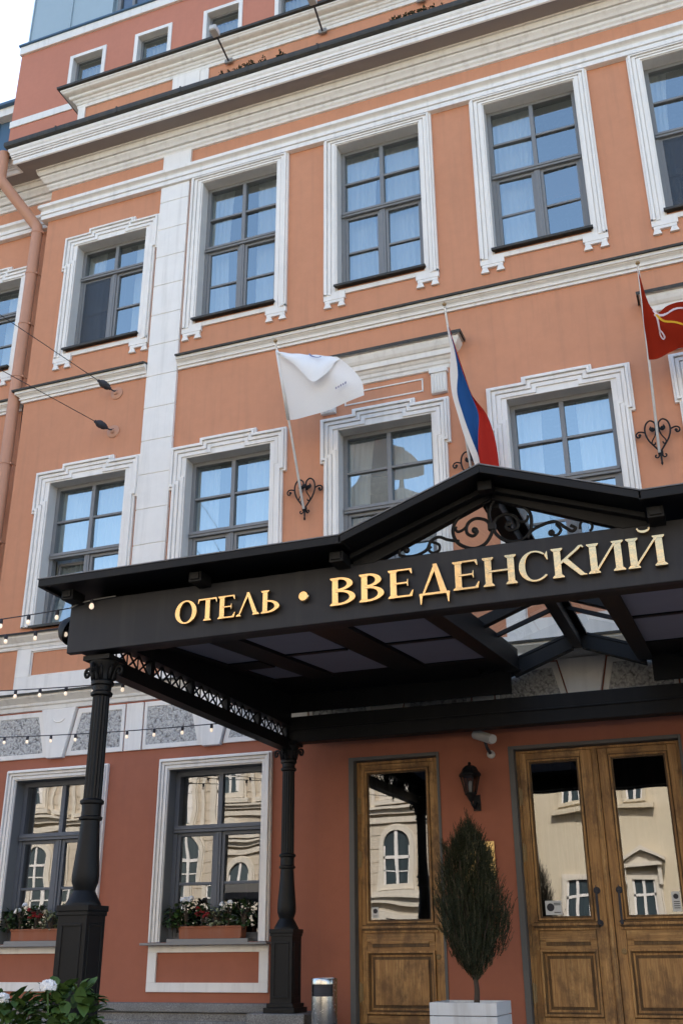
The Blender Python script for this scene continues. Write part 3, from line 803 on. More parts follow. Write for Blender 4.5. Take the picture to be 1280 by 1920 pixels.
for dr, x, zs in ((door1, 1.072, (.60, .30, .0)), (door2, 3.03, (.04,))):
    for z in zs:
        h = MB(); rot_lathe(h, [(.030, 0), (.030, .005), (.024, .009), (.015, .010), (.013, .004)], x, YD, z)
        if z == .30: h.tube([(x, YD - .01, z), (x, YD - .05, z), (x + .03, YD - .055, z - .02), (x + .06, YD - .05, z - .06)], [.009, .010, .010, .008], 8)
        h.build('lock', M['brass_dull'], dr, smooth='auto')
# paper notices stuck on the door glass
def notice(dr, x0, x1, z0, z1, rows, pic):
    a = MB(); y = YD + .0185
    a.quad((x0, y, z0), (x1, y, z0), (x1, y, z1), (x0, y, z1), 0)
    if pic:
        cx, cz, r = pic
        ring = [(cx + r * math.cos(t), y - .001, cz + r * math.sin(t)) for t in [2 * math.pi * k / 16 for k in range(16)]]
        a.add(ring, [tuple(range(16))], 1)
    for (xa, xb, z) in rows: a.quad((xa, y - .0012, z), (xb, y - .0012, z), (xb, y - .0012, z + .008), (xa, y - .0012, z + .008), 1)
    a.build('notice', [M['paper'], M['ink']], dr, fix=False)
notice(door1, .318, .392, .405, .515, [(.33, .38, .42)], (.357, .475, .026))
notice(door2, 2.26, 2.43, .40, .54, [(2.35, 2.42, z) for z in (.51, .495, .42)], (2.315, .475, .04))
"""double-door right sticker: a pale round mark over lines"""
notice(door2, 3.555, 3.64, .41, .60, [(3.57, 3.63, z) for z in (.50, .48, .46, .44)], (3.598, .555, .026))

# ================================================================== ENTRANCE CANOPY
AX = 2.95                                       # canopy axis
CL, CR = -.47, 2 * AX + .47                     # column lines
canopy = thing('entrance_canopy', 'black iron entrance canopy with a gable in the middle, gilt hotel letters and fluted columns', 'canopy', (AX, -2.5, -1.5))
BK = M['black']
sg = MB(); sg.box(-.665, 2 * AX + .665, -4.62, -4.555, 2.318, 2.760)
sign = sg.build('signboard', M['sign'], canopy, bevel=.006)

# --- gilt letters: strokes with thick and thin stems and bracketed serifs
class Glyph:
    def __init__(s, x0, zb, w, h): s.x0, s.zb, s.w, s.h = x0, zb, w, h; s.mb = MB(); s.k = 0
    def P(s, pts):
        s.k += 1
        Q = [(s.x0 + x * s.h, s.zb + z * s.h) for x, z in pts]
        ar = sum(Q[i][0] * Q[(i + 1) % len(Q)][1] - Q[(i + 1) % len(Q)][0] * Q[i][1] for i in range(len(Q)))
        if ar < 0: Q.reverse()
        e = .0004 * s.k
        s.mb.prism(Q, -4.668 - e, -4.632 + e)
    def L(s, A, B, closed=False):
        s.k += 1; e = .0004 * s.k
        f = lambda T: [(s.x0 + x * s.h, s.zb + z * s.h) for x, z in T]
        s.mb.strip(f(A), f(B), -4.668 - e, -4.632 + e, closed=closed)
    def serif(s, xa, xb, z, up, o=.075, t=.065):
        """slab with sloping brackets; up=1: sits at the foot, -1: at the top"""
        s.P([(xa - o, z), (xb + o, z), (xb + o, z + up * t * .75), (xb + .012, z + up * (t + .05)), (xa - .012, z + up * (t + .05)), (xa - o, z + up * t * .75)])
    def stem(s, x, w=.222, z0=0, z1=1, lo=True, hi=True, o=.075):
        s.P([(x, z0 + .003), (x + w, z0 + .003), (x + w, z1 - .003), (x, z1 - .003)])
        if lo: s.serif(x, x + w, z0, 1, o)
        if hi: s.serif(x, x + w, z1, -1, o)
    def bowl(s, x, zc, rx, rz, T=.222, t=.085, xin=None):
        """right half ring on a stem at x"""
        A, B = [], []
        xi = x if xin is None else xin
        A.append((xi, zc - rz)); B.append((xi, zc - rz + t))
        for k in range(15):
            a = -math.pi / 2 + math.pi * k / 14
            A.append((x + rx * math.cos(a), zc + rz * math.sin(a))); B.append((x + max(0, rx - T) * math.cos(a), zc + (rz - t) * math.sin(a)))
        A.append((xi, zc + rz)); B.append((xi, zc + rz - t))
        s.L(A, B)
def glyph(ch, x0, x1, zb, zt):
    h = zt - zb; W = (x1 - x0) / h
    g = Glyph(x0, zb, x1 - x0, h)
    if ch == 'О':
        n = 32; A, B = [], []
        for k in range(n):
            a = 2 * math.pi * k / n
            A.append((W / 2 + W / 2 * math.cos(a), .5 + .525 * math.sin(a))); B.append((W / 2 + (W / 2 - .222) * math.cos(a + .12), .5 + .445 * math.sin(a + .12)))
        g.L(A, B, True)
    elif ch == 'Т':
        g.stem(W / 2 - .10, hi=False, z1=.99)
        g.P([(.03, .91), (W - .03, .91), (W - .02, 1), (.02, 1)])
        g.P([(0, .76), (.03, .77), (.10, .95), (.02, 1.0)]); g.P([(W, .76), (W - .03, .77), (W - .10, .95), (W - .02, 1.0)])
    elif ch == 'Е':
        g.stem(.075)
        g.P([(.2, .925), (W - .06, .925), (W - .05, 1), (.2, 1)]); g.P([(W - .16, .95), (W - .03, .78), (W - .055, .78), (W - .05, 1.0)][:0] or [(W - .15, .955), (W - .06, .79), (W - .03, .79), (W - .045, .999)])
        g.P([(.2, .465), (W - .20, .465), (W - .20, .54), (.2, .54)]); g.P([(W - .235, .505), (W - .20, .37), (W - .175, .37), (W - .175, .64), (W - .20, .64)])
        g.P([(.2, 0), (W - .06, 0), (W - .04, .08), (.2, .08)]); g.P([(W - .17, .05), (W - .035, .24), (W, .24), (W - .05, .001)])
    elif ch == 'Л':
        m = W * .47
        g.P([(.075, .02), (.15, .02), (m + .07, .93), (m - .01, 1.02)]); g.P([(W - .27, .02), (W - .055, .02), (m + .09, 1.03), (m - .05, 1.03)])
        g.serif(.08, .145, 0, 1, .08); g.serif(W - .255, W - .07, 0, 1, .06)
    elif ch == 'Ь':
        g.stem(.09); g.bowl(.24, .285, W - .26, .285, xin=.2)
        g.P([(.0, .97), (.1, .94), (.1, 1.0), (.0, 1.0)])
    elif ch == 'В':
        g.stem(.075); g.bowl(.30, .755, W - .40, .245, xin=.2); g.bowl(.30, .275, W - .31, .275, xin=.2)
    elif ch == 'Д':
        m = W * .52
        g.P([(.10, .02), (.18, .02), (m + .065, .92), (m - .025, 1.02)]); g.P([(W - .32, .02), (W - .09, .02), (m + .095, 1.04), (m - .06, 1.04)])
        g.P([(.03, -.03), (W - .03, -.03), (W - .03, .06), (.03, .06)])
        g.P([(0.0, .04), (.14, .04), (.115, -.08), (.075, -.33), (.04, -.33), (.025, -.1)]); g.P([(W, .04), (W - .14, .04), (W - .115, -.08), (W - .075, -.33), (W - .04, -.33), (W - .025, -.1)])
    elif ch == 'Н':
        g.stem(.075); g.stem(W - .275); g.P([(.2, .465), (W - .2, .465), (W - .2, .54), (.2, .54)])
    elif ch == 'С':
        A, B = [], []
        for k in range(27):
            a = R(48) + R(272) * k / 26
            A.append((W * .53 + W * .53 * math.cos(a), .5 + .525 * math.sin(a))); B.append((W * .53 + (W * .53 - .075 - .135 * abs(math.sin((a - R(48)) / R(272) * math.pi))) * math.cos(a), .5 + (.455) * math.sin(a)))
        g.L(A, B); g.P([(W - .13, .84), (W - .05, .66), (W - .015, .66), (W - .03, .98)])
    elif ch == 'К':
        g.stem(.075)
        g.P([(.21, .49), (.27, .42), (W - .20, .86), (W - .12, .95), (W - .06, .90), (W - .02, .94), (W - .07, 1.02), (W - .19, 1.01), (W - .30, .90)])
        g.P([(.32, .545), (.47, .66), (W - .06, .07), (W + .02, .035), (W + .02, 0), (W - .20, 0)])
    elif ch in 'ИЙ':
        g.stem(.075); g.stem(W - .275)
        g.P([(.19, .05), (.28, .05), (W - .19, .95), (W - .28, .95)])
        if ch == 'Й':
            A, B = [], []
            for k in range(13):
                a = math.pi + math.pi * k / 12
                A.append((W * .5 + .20 * math.cos(a), 1.27 + .16 * math.sin(a))); B.append((W * .5 + .155 * math.cos(a), 1.285 + (.075) * math.sin(a)))
            g.L(A, B)
            for sx in (-1, 1):
                cc = [(W * .5 + sx * .175 + .036 * math.cos(t), 1.27 + .036 * math.sin(t)) for t in [2 * math.pi * q / 12 for q in range(12)]]
                g.P(cc)
    return g
LET = [('О', .365, .559), ('Т', .567, .738), ('Е', .746, .900), ('Л', .906, 1.106), ('Ь', 1.114, 1.278)]
for ch, a, b in LET: glyph(ch, a, b, 2.434, 2.622).mb.build('letter', M['gold'], sign, bevel=.0025)
dt = MB(); t_ = MB(); t_.lathe([(.043, 0), (.043, .03), (.036, .037)], 0, 0, 24); dt.add([(1.471 + px, -4.632 - pz, 2.536 + py) for px, py, pz in t_.v], t_.f); dt.build('letter_dot', M['gold'], sign, smooth='auto')
LET2 = [('В', 1.690, 1.898), ('В', 1.924, 2.124), ('Е', 2.152, 2.348), ('Д', 2.388, 2.622), ('Е', 2.646, 2.842), ('Н', 2.868, 3.112), ('С', 3.130, 3.345), ('К', 3.364, 3.600), ('И', 3.612, 3.860), ('Й', 3.880, 4.136)]
for ch, a, b in LET2: glyph(ch, a, b, 2.424, 2.648).mb.build('letter', M['gold'], sign, bevel=.0025)

# --- roof: flat wings and a gable between them
SL = (3.255 - 2.872) / 1.08                     # gable pitch
rp = MB()
YF, YB = -4.93, -.055
for s in (-1, 1):
    xa, xb = AX + s * 1.07, AX + s * 3.73
    rp.box(xa, xb, YF, YB, 2.838, 2.872)
    rp.box(xa, xb, YF - .006, YF + .03, 2.812, 2.876)                       # drip edge
    rp.box(xb - s * .03, xb + s * .006, YF, YB, 2.812, 2.876)
    # verge of the gable: metal strip along the front and the back, ridge and valley flashings
    for ya, yb in ((YF, -4.50), (-.58, YB)):
        q = [(AX + s * 1.09, 2.868), (AX, 3.259), (AX, 3.225), (AX + s * 1.09, 2.834)]
        rp.prism(q if s > 0 else q[::-1], ya, yb)
    rp.prism([(AX + s * 1.09, 2.872), (AX, 3.263), (AX, 3.205), (AX + s * 1.09, 2.814)][::s], YF - .006, YF + .03)
    rp.prism([(AX + s * .12, 3.219), (AX, 3.262), (AX, 3.232), (AX + s * .12, 3.189)][::s], -4.5, -.58)
rp.build('roof', BK, canopy, bevel=.004)
lp = MB()
for s in (-1, 1):
    lp.box(AX + s * 1.09, AX + s * 3.74, YF - .012, YF + .10, 2.8765, 2.885)
    lp.prism([(AX + s * 1.09, 2.885), (AX, 3.276), (AX, 3.266), (AX + s * 1.09, 2.875)][::s], YF - .012, YF + .10)
lp.build('eaves_flashing', M['lead'], canopy)
gl = MB()
for s in (-1, 1):
    gl.quad((AX + s * 1.06, -4.5, 2.874), (AX, -4.5, 3.249), (AX, -.58, 3.249), (AX + s * 1.06, -.58, 2.874))
gl.build('roof_glazing', M['glass_roof'], canopy, fix=False)
# front gable boards
gb = MB()
for s in (-1, 1):
    gb.prism([(AX + s * 1.09, 2.80), (AX + s * 1.09, 2.745), (AX + s * .92, 2.745), (AX, 3.125), (AX, 3.215)][::-s], -4.625, -4.555)
    gb.prism([(AX + s * 1.09, 2.812), (AX, 3.205), (AX, 3.165), (AX + s * 1.09, 2.772)][::s], -4.70, -4.626)
gb.build('gable_board', BK, canopy, bevel=.005)
# beams and rafters
def zc(y): return 2.60 + .10 * (y + 3.6)       # the boarded ceiling rises gently towards the wall
def sbox(mb, x0, x1, y0, y1, h0, h1):
    if x0 > x1: x0, x1 = x1, x0
    vs = [(x, y, zc(y) + h) for h in (h0, h1) for y in (y0, y1) for x in (x0, x1)]
    mb.add(vs, [(0, 2, 3, 1), (4, 5, 7, 6), (0, 1, 5, 4), (2, 6, 7, 3), (0, 4, 6, 2), (1, 3, 7, 5)])
for s in (-1, 1):
    X = lambda x: AX + s * (AX - x)             # mirror for the far wing
    for xa, xb in ((.08, .43), (1.06, 1.46)):
        t_ = MB(); sbox(t_, X(xa + .03), X(xb - .03), -4.40, -.55, -.006, .09); t_.build('roof_beam', BK, canopy, bevel=.005)
    t_ = MB(); t_.box(X(-.42), X(2.2), -.53, -.50, 2.635, 2.95); t_.build('back_board', BK, canopy)
    t_ = MB(); sbox(t_, X(2.19), X(2.31), -3.95, -.60, -.03, .20); sbox(t_, X(2.17), X(2.33), -3.95, -.60, -.05, -.031); t_.build('valley_beam', BK, canopy, bevel=.005)
    t_ = MB(); sbox(t_, X(-.40), X(-.27), -4.40, -.55, -.005, .08); t_.build('edge_beam', BK, canopy, bevel=.005)
    for k, (xa, xb, cuts) in enumerate(((-.265, .075, ((-2.50, -2.06), (-.85, -.50))), (.435, 1.055, ((-2.66, -2.54), (-1.12, -.50))), (1.465, 2.205, ((-2.68, -2.56), (-1.35, -.50))))):
        for y0, y1 in cuts + ((-4.40, -4.1),):
            t_ = MB(); sbox(t_, X(xa), X(xb), y0 + .02, y1 - .02, -.003, .08); t_.build('cross_beam', BK, canopy, bevel=.004)
        t_ = MB(); q = [(X(xa), -4.4), (X(xb), -4.4), (X(xb), -.5), (X(xa), -.5)]; t_.quad(*[(x, y, zc(y) + .012) for x, y in q]); t_.build('ceiling_panel', M['ceil'], canopy, fix=False)
t_ = MB(); t_.box(AX - .05, AX + .05, -4.55, -.47, 3.075, 3.20); t_.build('ridge_beam', BK, canopy, bevel=.006)
for x in (-.585, .60, 1.79, 2 * AX - 1.79, 2 * AX - .60, 2 * AX + .585):
    b = MB(); b.box(x - .055, x + .055, -4.80, -4.625, 2.725, 2.808); b.box(x - .04, x + .04, -4.815, -4.80, 2.74, 2.80); b.build('beam_end', BK, canopy, bevel=.005)
b = MB(); b.box(AX - .055, AX + .055, -4.80, -4.70, 3.125, 3.20); b.build('beam_end', BK, canopy, bevel=.005)
for y, wd, dp in ((-2.20, .09, .11), (-.52, .10, .17)):
    for s in (-1, 1):
        rt = MB(); z0_, z1_ = 2.845, 3.225
        ze_ = z1_ - (z1_ - z0_) * .65; rt.prism([(AX + s * .70, ze_), (AX + s * .05, z1_ - .01), (AX + s * .05, z1_ - dp), (AX + s * .70, ze_ - dp)][::s], y - wd / 2, y + wd / 2)
        rt.build('gable_rafter', BK, canopy, bevel=.004)
for y in (-1.62, -3.4):
    for s in (-1, 1):
        rt = MB(); rt.prism([(AX + s * 1.0, 2.865), (AX + s * .06, 3.205), (AX + s * .06, 3.165), (AX + s * 1.0, 2.825)][::s], y - .022, y + .022); rt.build('glazing_bar', BK, canopy)
bb = MB(); bb.box(CL - .03, CR + .03, -.53, -.37, 2.285, 2.585); bb.box(CL - .03, CR + .03, -.545, -.355, 2.42, 2.44); bb.build('back_beam', BK, canopy, bevel=.006)
fb = MB(); fb.box(CL - .12, CR + .12, -4.553, -4.40, 2.335, 2.75); fb.build('front_beam', BK, canopy)
# side trusses with a lattice strip
for x in (CL, CR):
    t = MB()
    t.box(x - .05, x + .05, -4.40, -.53, 2.215, 2.335); t.box(x - .065, x + .065, -4.40, -.53, 2.205, 2.228)
    t.box(x - .06, x + .06, -4.40, -.53, 2.478, 2.83)
    L0, L1 = -4.38, -.56; nb = 5; seg = (L1 - L0) / nb
    for i in range(nb + 1):
        y = L0 + seg * i; t.box(x - .03, x + .03, y - .03, y + .03, 2.335, 2.478)
    for i in range(nb):
        n = 4; s_ = (seg - .06) / n
        for j in range(n):
            ya = L0 + seg * i + .03 + s_ * j
            t.bar((x, ya, 2.337), (x, ya + s_, 2.476), .014, .012, (1, 0, 0)); t.bar((x + .004, ya, 2.476), (x + .004, ya + s_, 2.337), .014, .012, (1, 0, 0))
            if j: t.bar((x - .004, ya, 2.337), (x - .004, ya, 2.476), .012, .010, (1, 0, 0))
    t.build('side_truss', BK, canopy)
# --- columns
def column(x, y, zp, zb, zt=2.30):
    c = MB()
    c.box(x - .126, x + .126, y - .126, y + .126, zb + .07, zp - .05)
    c.box(x - .141, x + .141, y - .141, y + .141, zp - .055, zp - .012); c.box(x - .134, x + .134, y - .134, y + .134, zp - .085, zp - .055)
    c.box(x - .178, x + .178, y - .178, y + .178, zb, zb + .05) ; c.box(x - .152, x + .152, y - .152, y + .152, zb + .05, zb + .09)
    for sx, sy in ((0, -1), (1, 0), (-1, 0), (0, 1)):            # sunk panels
        for (u0, u1, z0, z1) in ((-.09, .09, zp - .16, zp - .14), (-.09, .09, zb + .14, zb + .16), (-.09, -.074, zb + .16, zp - .16), (.074, .09, zb + .16, zp - .16)):
            if sx == 0: c.box(x + u0, x + u1, y + sy * .125, y + sy * .133, z0, z1)
            else: c.box(x + sx * .125, x + sx * .133, y + u0, y + u1, z0, z1)
    ped = c.build('pedestal', BK, None, bevel=.005)
    root = ped
    s = MB()
    q = [(.134, 0), (.134, .012), (.122, .03), (.108, .055), (.092, .085), (.080, .105), (.086, .125), (.101, .165), (.104, .215), (.098, .29), (.088, .40), (.079, .52), (.073, .62)]
    s.lathe([(r, zp - .012 + z) for r, z in q], x, y, 28)
    k = zp - .012
    r0 = k + .62
    s.lathe([(.073, r0), (.090, r0 + .008), (.092, r0 + .026), (.077, r0 + .036), (.076, r0 + .12), (.092, r0 + .13), (.094, r0 + .15), (.078, r0 + .165)], x, y, 28)
    s.lathe([(.073, r0 + .16), (.071, 1.75), (.069, 1.99)], x, y, 32, flute=.10, nf=1)
    s.lathe([(.072, 1.975), (.088, 1.985), (.090, 2.005), (.074, 2.02), (.076, 2.06), (.092, 2.07), (.094, 2.095), (.080, 2.11), (.082, 2.15), (.094, 2.205), (.118, 2.245), (.120, 2.262), (.10, 2.27)], x, y, 28)
    s.box(x - .125, x + .125, y - .125, y + .125, 2.262, zt)
    sh = s.build('shaft', BK, None, smooth='auto')
    v = MB()
    for a in range(4):
        ca, sa = math.cos(a * math.pi / 2), math.sin(a * math.pi / 2)
        pts = [(.085, 2.10), (.105, 2.17), (.135, 2.215), (.165, 2.215), (.178, 2.185), (.165, 2.155), (.145, 2.160), (.140, 2.182), (.155, 2.190)]
        v.tube([(x + p[0] * ca, y + p[0] * sa, p[1]) for p in spline([(a_, 0, b_) for a_, b_ in pts], 4) for p in [(p.x, p.z)]], .013, 7)
    for a in range(8):
        t = a * math.pi / 4 + math.pi / 8; ca, sa = math.cos(t), math.sin(t)
        v.tube([(x + r * ca, y + r * sa, z) for r, z in ((.082, 2.11), (.092, 2.16), (.108, 2.20), (.122, 2.215), (.128, 2.20))], [.016, .018, .015, .011, .004], 6)
    vo = v.build('volute', BK, None, smooth=True)
    return ped, sh, vo
for x, y, zp, zb in ((CL + .055, -4.43, .385, -1.48), (CL, -.45, .30, -.53), (CR, -4.43, .385, -1.48), (CR, -.45, .30, -.53)):
    ped, sh, vo = column(x, y, zp, zb)
    sh.name = 'column'; child(sh, canopy); child(ped, sh); child(vo, sh)
# --- wrought scrollwork in the gable
YS = -4.59
SC = [
 ([(2.945, 3.13), (2.912, 3.112), (2.803, 3.085), (2.692, 3.02), (2.646, 2.925), (2.681, 2.822), (2.784, 2.764), (2.877, 2.782), (2.934, 2.854), (2.941, 2.923), (2.925, 3.01), (2.942, 3.078), (2.978, 3.12)], .0135),
 ([(2.938, 2.909), (2.902, 2.971), (2.824, 2.997), (2.762, 2.964), (2.752, 2.895), (2.796, 2.861), (2.831, 2.89), (2.813, 2.914)], .013),
 ([(2.673, 2.955), (2.668, 2.93), (2.692, 2.911), (2.74, 2.932), (2.776, 2.976)], .011),
 ([(2.962, 3.13), (3.069, 3.095), (3.183, 3.04), (3.234, 2.961), (3.222, 2.839), (3.149, 2.776), (3.047, 2.784), (2.973, 2.848), (2.951, 2.914)], .0135),
 ([(2.951, 2.914), (2.982, 2.972), (3.062, 2.995), (3.13, 2.949), (3.131, 2.88), (3.079, 2.863), (3.048, 2.899), (3.07, 2.924)], .013),
 ([(3.215, 2.96), (3.205, 2.93), (3.18, 2.915), (3.14, 2.935), (3.115, 2.975)], .011),
 ([(2.69, 2.835), (2.602, 2.861), (2.536, 2.892), (2.474, 2.866), (2.437, 2.801), (2.353, 2.770), (2.271, 2.772), (2.224, 2.796), (2.239, 2.844), (2.287, 2.835), (2.279, 2.812)], .0125),
 ([(2.48, 2.862), (2.535, 2.83), (2.533, 2.785), (2.486, 2.772), (2.455, 2.80), (2.475, 2.825)], .011),
 ([(3.2, 2.785), (3.231, 2.837), (3.309, 2.870), (3.399, 2.885), (3.469, 2.831), (3.517, 2.792), (3.545, 2.812), (3.512, 2.838)], .0125),
 ([(3.36, 2.805), (3.402, 2.775), (3.44, 2.812), (3.41, 2.865)], .011),
 ([(3.575, 2.80), (3.585, 2.845), (3.625, 2.855), (3.662, 2.82), (3.655, 2.785), (3.638, 2.775)], .010)]
sw = MB()
for pts, r in SC: sw.tube(spline([(x, YS, z) for x, z in pts], 5), r, 8)
for x, z in ((2.813, 2.905), (3.068, 2.918), (2.282, 2.822), (3.372, 2.80)): t_ = MB(); t_.lathe([(.006, -.02), (.022, -.012), (.026, 0), (.022, .012), (.006, .02)], 0, 0, 12); sw.add([(x + a, YS - c, z + b) for a, b, c in t_.v], t_.f)
sw.box(2.915, 2.972, YS - .022, YS + .022, 2.888, 2.935)
sw.build('scrollwork', BK, canopy, smooth='auto')

# bell-shaped lamp on the canopy's left end
hn = thing('canopy_spotlight', 'small black dome spotlight on the left end of the canopy beside the signboard', 'spotlight', (-.78, -4.4, 2.56))
t_ = MB(); t_.lathe([(.03, .13), (.075, .11), (.115, .06), (.128, 0), (.118, 0), (.09, .05), (.02, .08)], 0, 0, 20)
rot = Matrix.Rotation(R(-62), 3, 'Y'); b = MB(); b.add([tuple(rot @ Vector(p) + Vector((-.76, -4.42, 2.575))) for p in t_.v], t_.f); b.build('housing', M['black'], hn, smooth='auto')
b = MB(); b.tube([(-.68, -4.42, 2.60), (-.62, -4.42, 2.62)], .018, 8); b.box(-.667, -.655, -4.47, -4.37, 2.57, 2.67); b.build('bracket', M['black'], hn)

# ================================================================== FLAGS
def flag_bracket(root, x, z):
    b = MB(); y = -.085
    for s in (-1, 1):
        heart = [(0, -.20), (.05, -.13), (.115, -.03), (.145, .08), (.128, .18), (.075, .225), (.025, .19), (.020, .12), (.055, .085), (.085, .11), (.072, .145)]
        b.tube(spline([(x + s * u, y, z + v) for u, v in heart], 4), .0105, 7)
        curl = [(.14, .075), (.185, .095), (.225, .095), (.25, .065), (.238, .03), (.21, .03), (.208, .055)]
        b.tube(spline([(x + s * u, y, z + v) for u, v in curl], 4), [.010] * 20 + [.009] * 5, 7)
        inn = [(.015, .10), (.035, .02), (.075, -.05), (.078, -.09), (.05, -.10), (.042, -.075)]
        b.tube(spline([(x + s * u, y - .01, z + v) for u, v in inn], 4), .008, 6)
        for u, v in ((.055, .115), (.208, .055)):
            t_ = MB(); t_.lathe([(.004, -.014), (.017, -.008), (.020, 0), (.017, .008), (.004, .014)], 0, 0, 10); b.add([(x + s * u + p, y - r, z + v + q) for p, q, r in t_.v], t_.f)
        foot = [(.01, -.235), (.035, -.27), (.06, -.262), (.062, -.24), (.048, -.235)]
        b.tube(spline([(x + s * u, y, z + v) for u, v in foot], 3), .009, 6)
    b.box(x - .03, x + .03, -.10, -.07, z - .235, z - .19); b.box(x - .026, x + .026, -.12, -.065, z + .10, z + .135)
    b.tube([(x, y, z - .2), (x, y, z - .33)], [.013, .010], 8)
    b.lathe([(.004, -.37), (.012, -.36), (.015, -.345), (.011, -.33), (.008, -.325)], x, y, 10, z0=z)
    b.tube([(x, 0, z + .11), (x, -.09, z + .12)], .012, 7); b.tube([(x, 0, z - .21), (x, -.09, z - .21)], .012, 7)
    return b.build('wall_bracket', M['black'], root, smooth='auto')
def pole(root, base, tip, name='pole'):
    b = MB(); b.tube([base, tip], [.0165, .0135], 10); b.build(name, M['pole'], root, smooth='auto')
    t_ = MB(); d = (Vector(tip) - Vector(base)).normalized()
    t_.lathe([(.008, -.02), (.016, -.012), (.010, 0), (.022, .010), (.028, .026), (.022, .042), (.006, .052)], 0, 0, 14)
    q = Vector((0, 0, 1)).rotation_difference(d); f = MB(); f.add([tuple(q @ Vector(p) + Vector(tip)) for p in t_.v], t_.f); f.build('finial', M['brass_dull'], root, smooth='auto')
KP = .4955
def PLY(z): return -1.105 - KP * (z - 7.388)
def lerp(a, b, t): return tuple(p + (q - p) * t for p, q in zip(a, b))
def along(pts, n):
    S_ = spline([Vector(p) for p in pts], 8); L = [0]
    for i in range(1, len(S_)): L.append(L[-1] + (S_[i] - S_[i - 1]).length)
    o = []
    for k in range(n + 1):
        t = L[-1] * k / n; i = 0
        while i < len(L) - 2 and L[i + 1] < t: i += 1
        d = L[i + 1] - L[i]; o.append(S_[i].lerp(S_[i + 1], 0 if d == 0 else (t - L[i]) / d))
    return o
# -- white flag, folded over itself by the wind
F1 = thing('hotel_flag', 'white flag with faint grey ring blowing on a slanted pole left of the gable', 'flag', (-.455, -.1, 5.3), group=None)
flag_bracket(F1, -.455, 5.64); pole(F1, (-.455, -.115, 5.42), (-.455, -1.105, 7.388))
nu, nv = 30, 24
lead = along([(-.453, -1.052, 7.28), (-.457, -.85, 6.88), (-.461, -.654, 6.478)], nv)
fly = along([(.40, -1.06, 6.985), (.58, -1.06, 6.80), (.70, -1.05, 6.60), (.715, -1.01, 6.42)], nv)
mid = along([(.01, -1.03, 7.12), (.08, -1.02, 6.85), (.125, -.94, 6.58), (.10, -.84, 6.375)], nv)
rows = []
for i in range(nv + 1):
    r = []
    for j in range(nu + 1):
        u = j / nu; a, m_, b = lead[i], mid[i], fly[i]
        # quadratic through lead, middle, fly
        p = a * ((1 - u) * (1 - 2 * u)) + m_ * (4 * u * (1 - u)) + b * (u * (2 * u - 1))
        p = Vector(p); p.y += .035 * math.sin(5.2 * u + 1.8 * i / nv) * u + .012 * math.sin(11 * u - 5 * i / nv)
        r.append(p)
    rows.append(r)
fw_ = MB(); fw_.sheet(rows); flag = fw_.build('cloth', M['flagwhite'], F1, smooth=True, fix=False)
# the upper edge has rolled forward and hangs down in front
tp = along([(-.445, -1.062, 7.275), (-.275, -1.05, 7.224), (.007, -1.05, 7.135), (.218, -1.06, 7.068), (.387, -1.07, 6.99), (.45, -1.06, 6.95)], nu)
ft = along([(-.443, -1.066, 7.25), (-.203, -1.11, 7.02), (-.03, -1.13, 6.80), (.081, -1.14, 6.675), (.20, -1.14, 6.70), (.31, -1.13, 6.80), (.37, -1.11, 6.90), (.44, -1.08, 6.945)], nu)
rows2 = []
for i in range(13):
    t = i / 12; r = []
    for j in range(nu + 1):
        p = tp[j].lerp(ft[j], t); p.y -= .05 * math.sin(math.pi * t) * (.3 + .7 * math.sin(math.pi * j / nu)) + .008 * math.sin(j * .8 + t * 3); r.append(p)
    rows2.append(r)
# join the roll to the top of the back sheet
back = [r.copy() for r in rows[0]]
rows2 = [[back[j].lerp(tp[j], .5) + Vector((0, 0, .006)) for j in range(nu + 1)]] + rows2
f2 = MB(); f2.sheet(rows2); f2.build('folded_cloth', M['flagwhite'], F1, smooth=True, fix=False)
rg = MB()
ringA = [(.115 + .105 * math.cos(t), 7.075 + .06 * math.sin(t) - .06 * math.cos(t) * .8) for t in [R(185) + R(150) * k / 14 for k in range(15)]]
ringB = [(.115 + .080 * math.cos(t), 7.077 + .043 * math.sin(t) - .06 * math.cos(t) * .7) for t in [R(185) + R(150) * k / 14 for k in range(15)]]
rg.sheet([[(x, -1.112 - (7.1 - z) * .35, z) for x, z in ringA], [(x, -1.112 - (7.1 - z) * .35, z) for x, z in ringB]])
for k in range(9):
    x = .345 + (k - 3) * .031; z = 6.505 + (k - 3) * .012; hh = (.030, .022, .034, .026, .034, .030, .034, .030, .034)[k]
    rg.quad((x, -1.10, z), (x + .019, -1.10, z + .006), (x + .019, -1.10, z + hh + .004), (x, -1.10, z + hh - .003)) if k > 3 else None
rg.build('printed_ring', M['flaggrey'], F1, fix=False)
sl = MB(); sl.tube([(-.455, -1.062, 7.30), (-.455, -.66, 6.47)], .021, 10); sl.build('pole_sleeve', M['flagwhite'], F1, smooth=True)
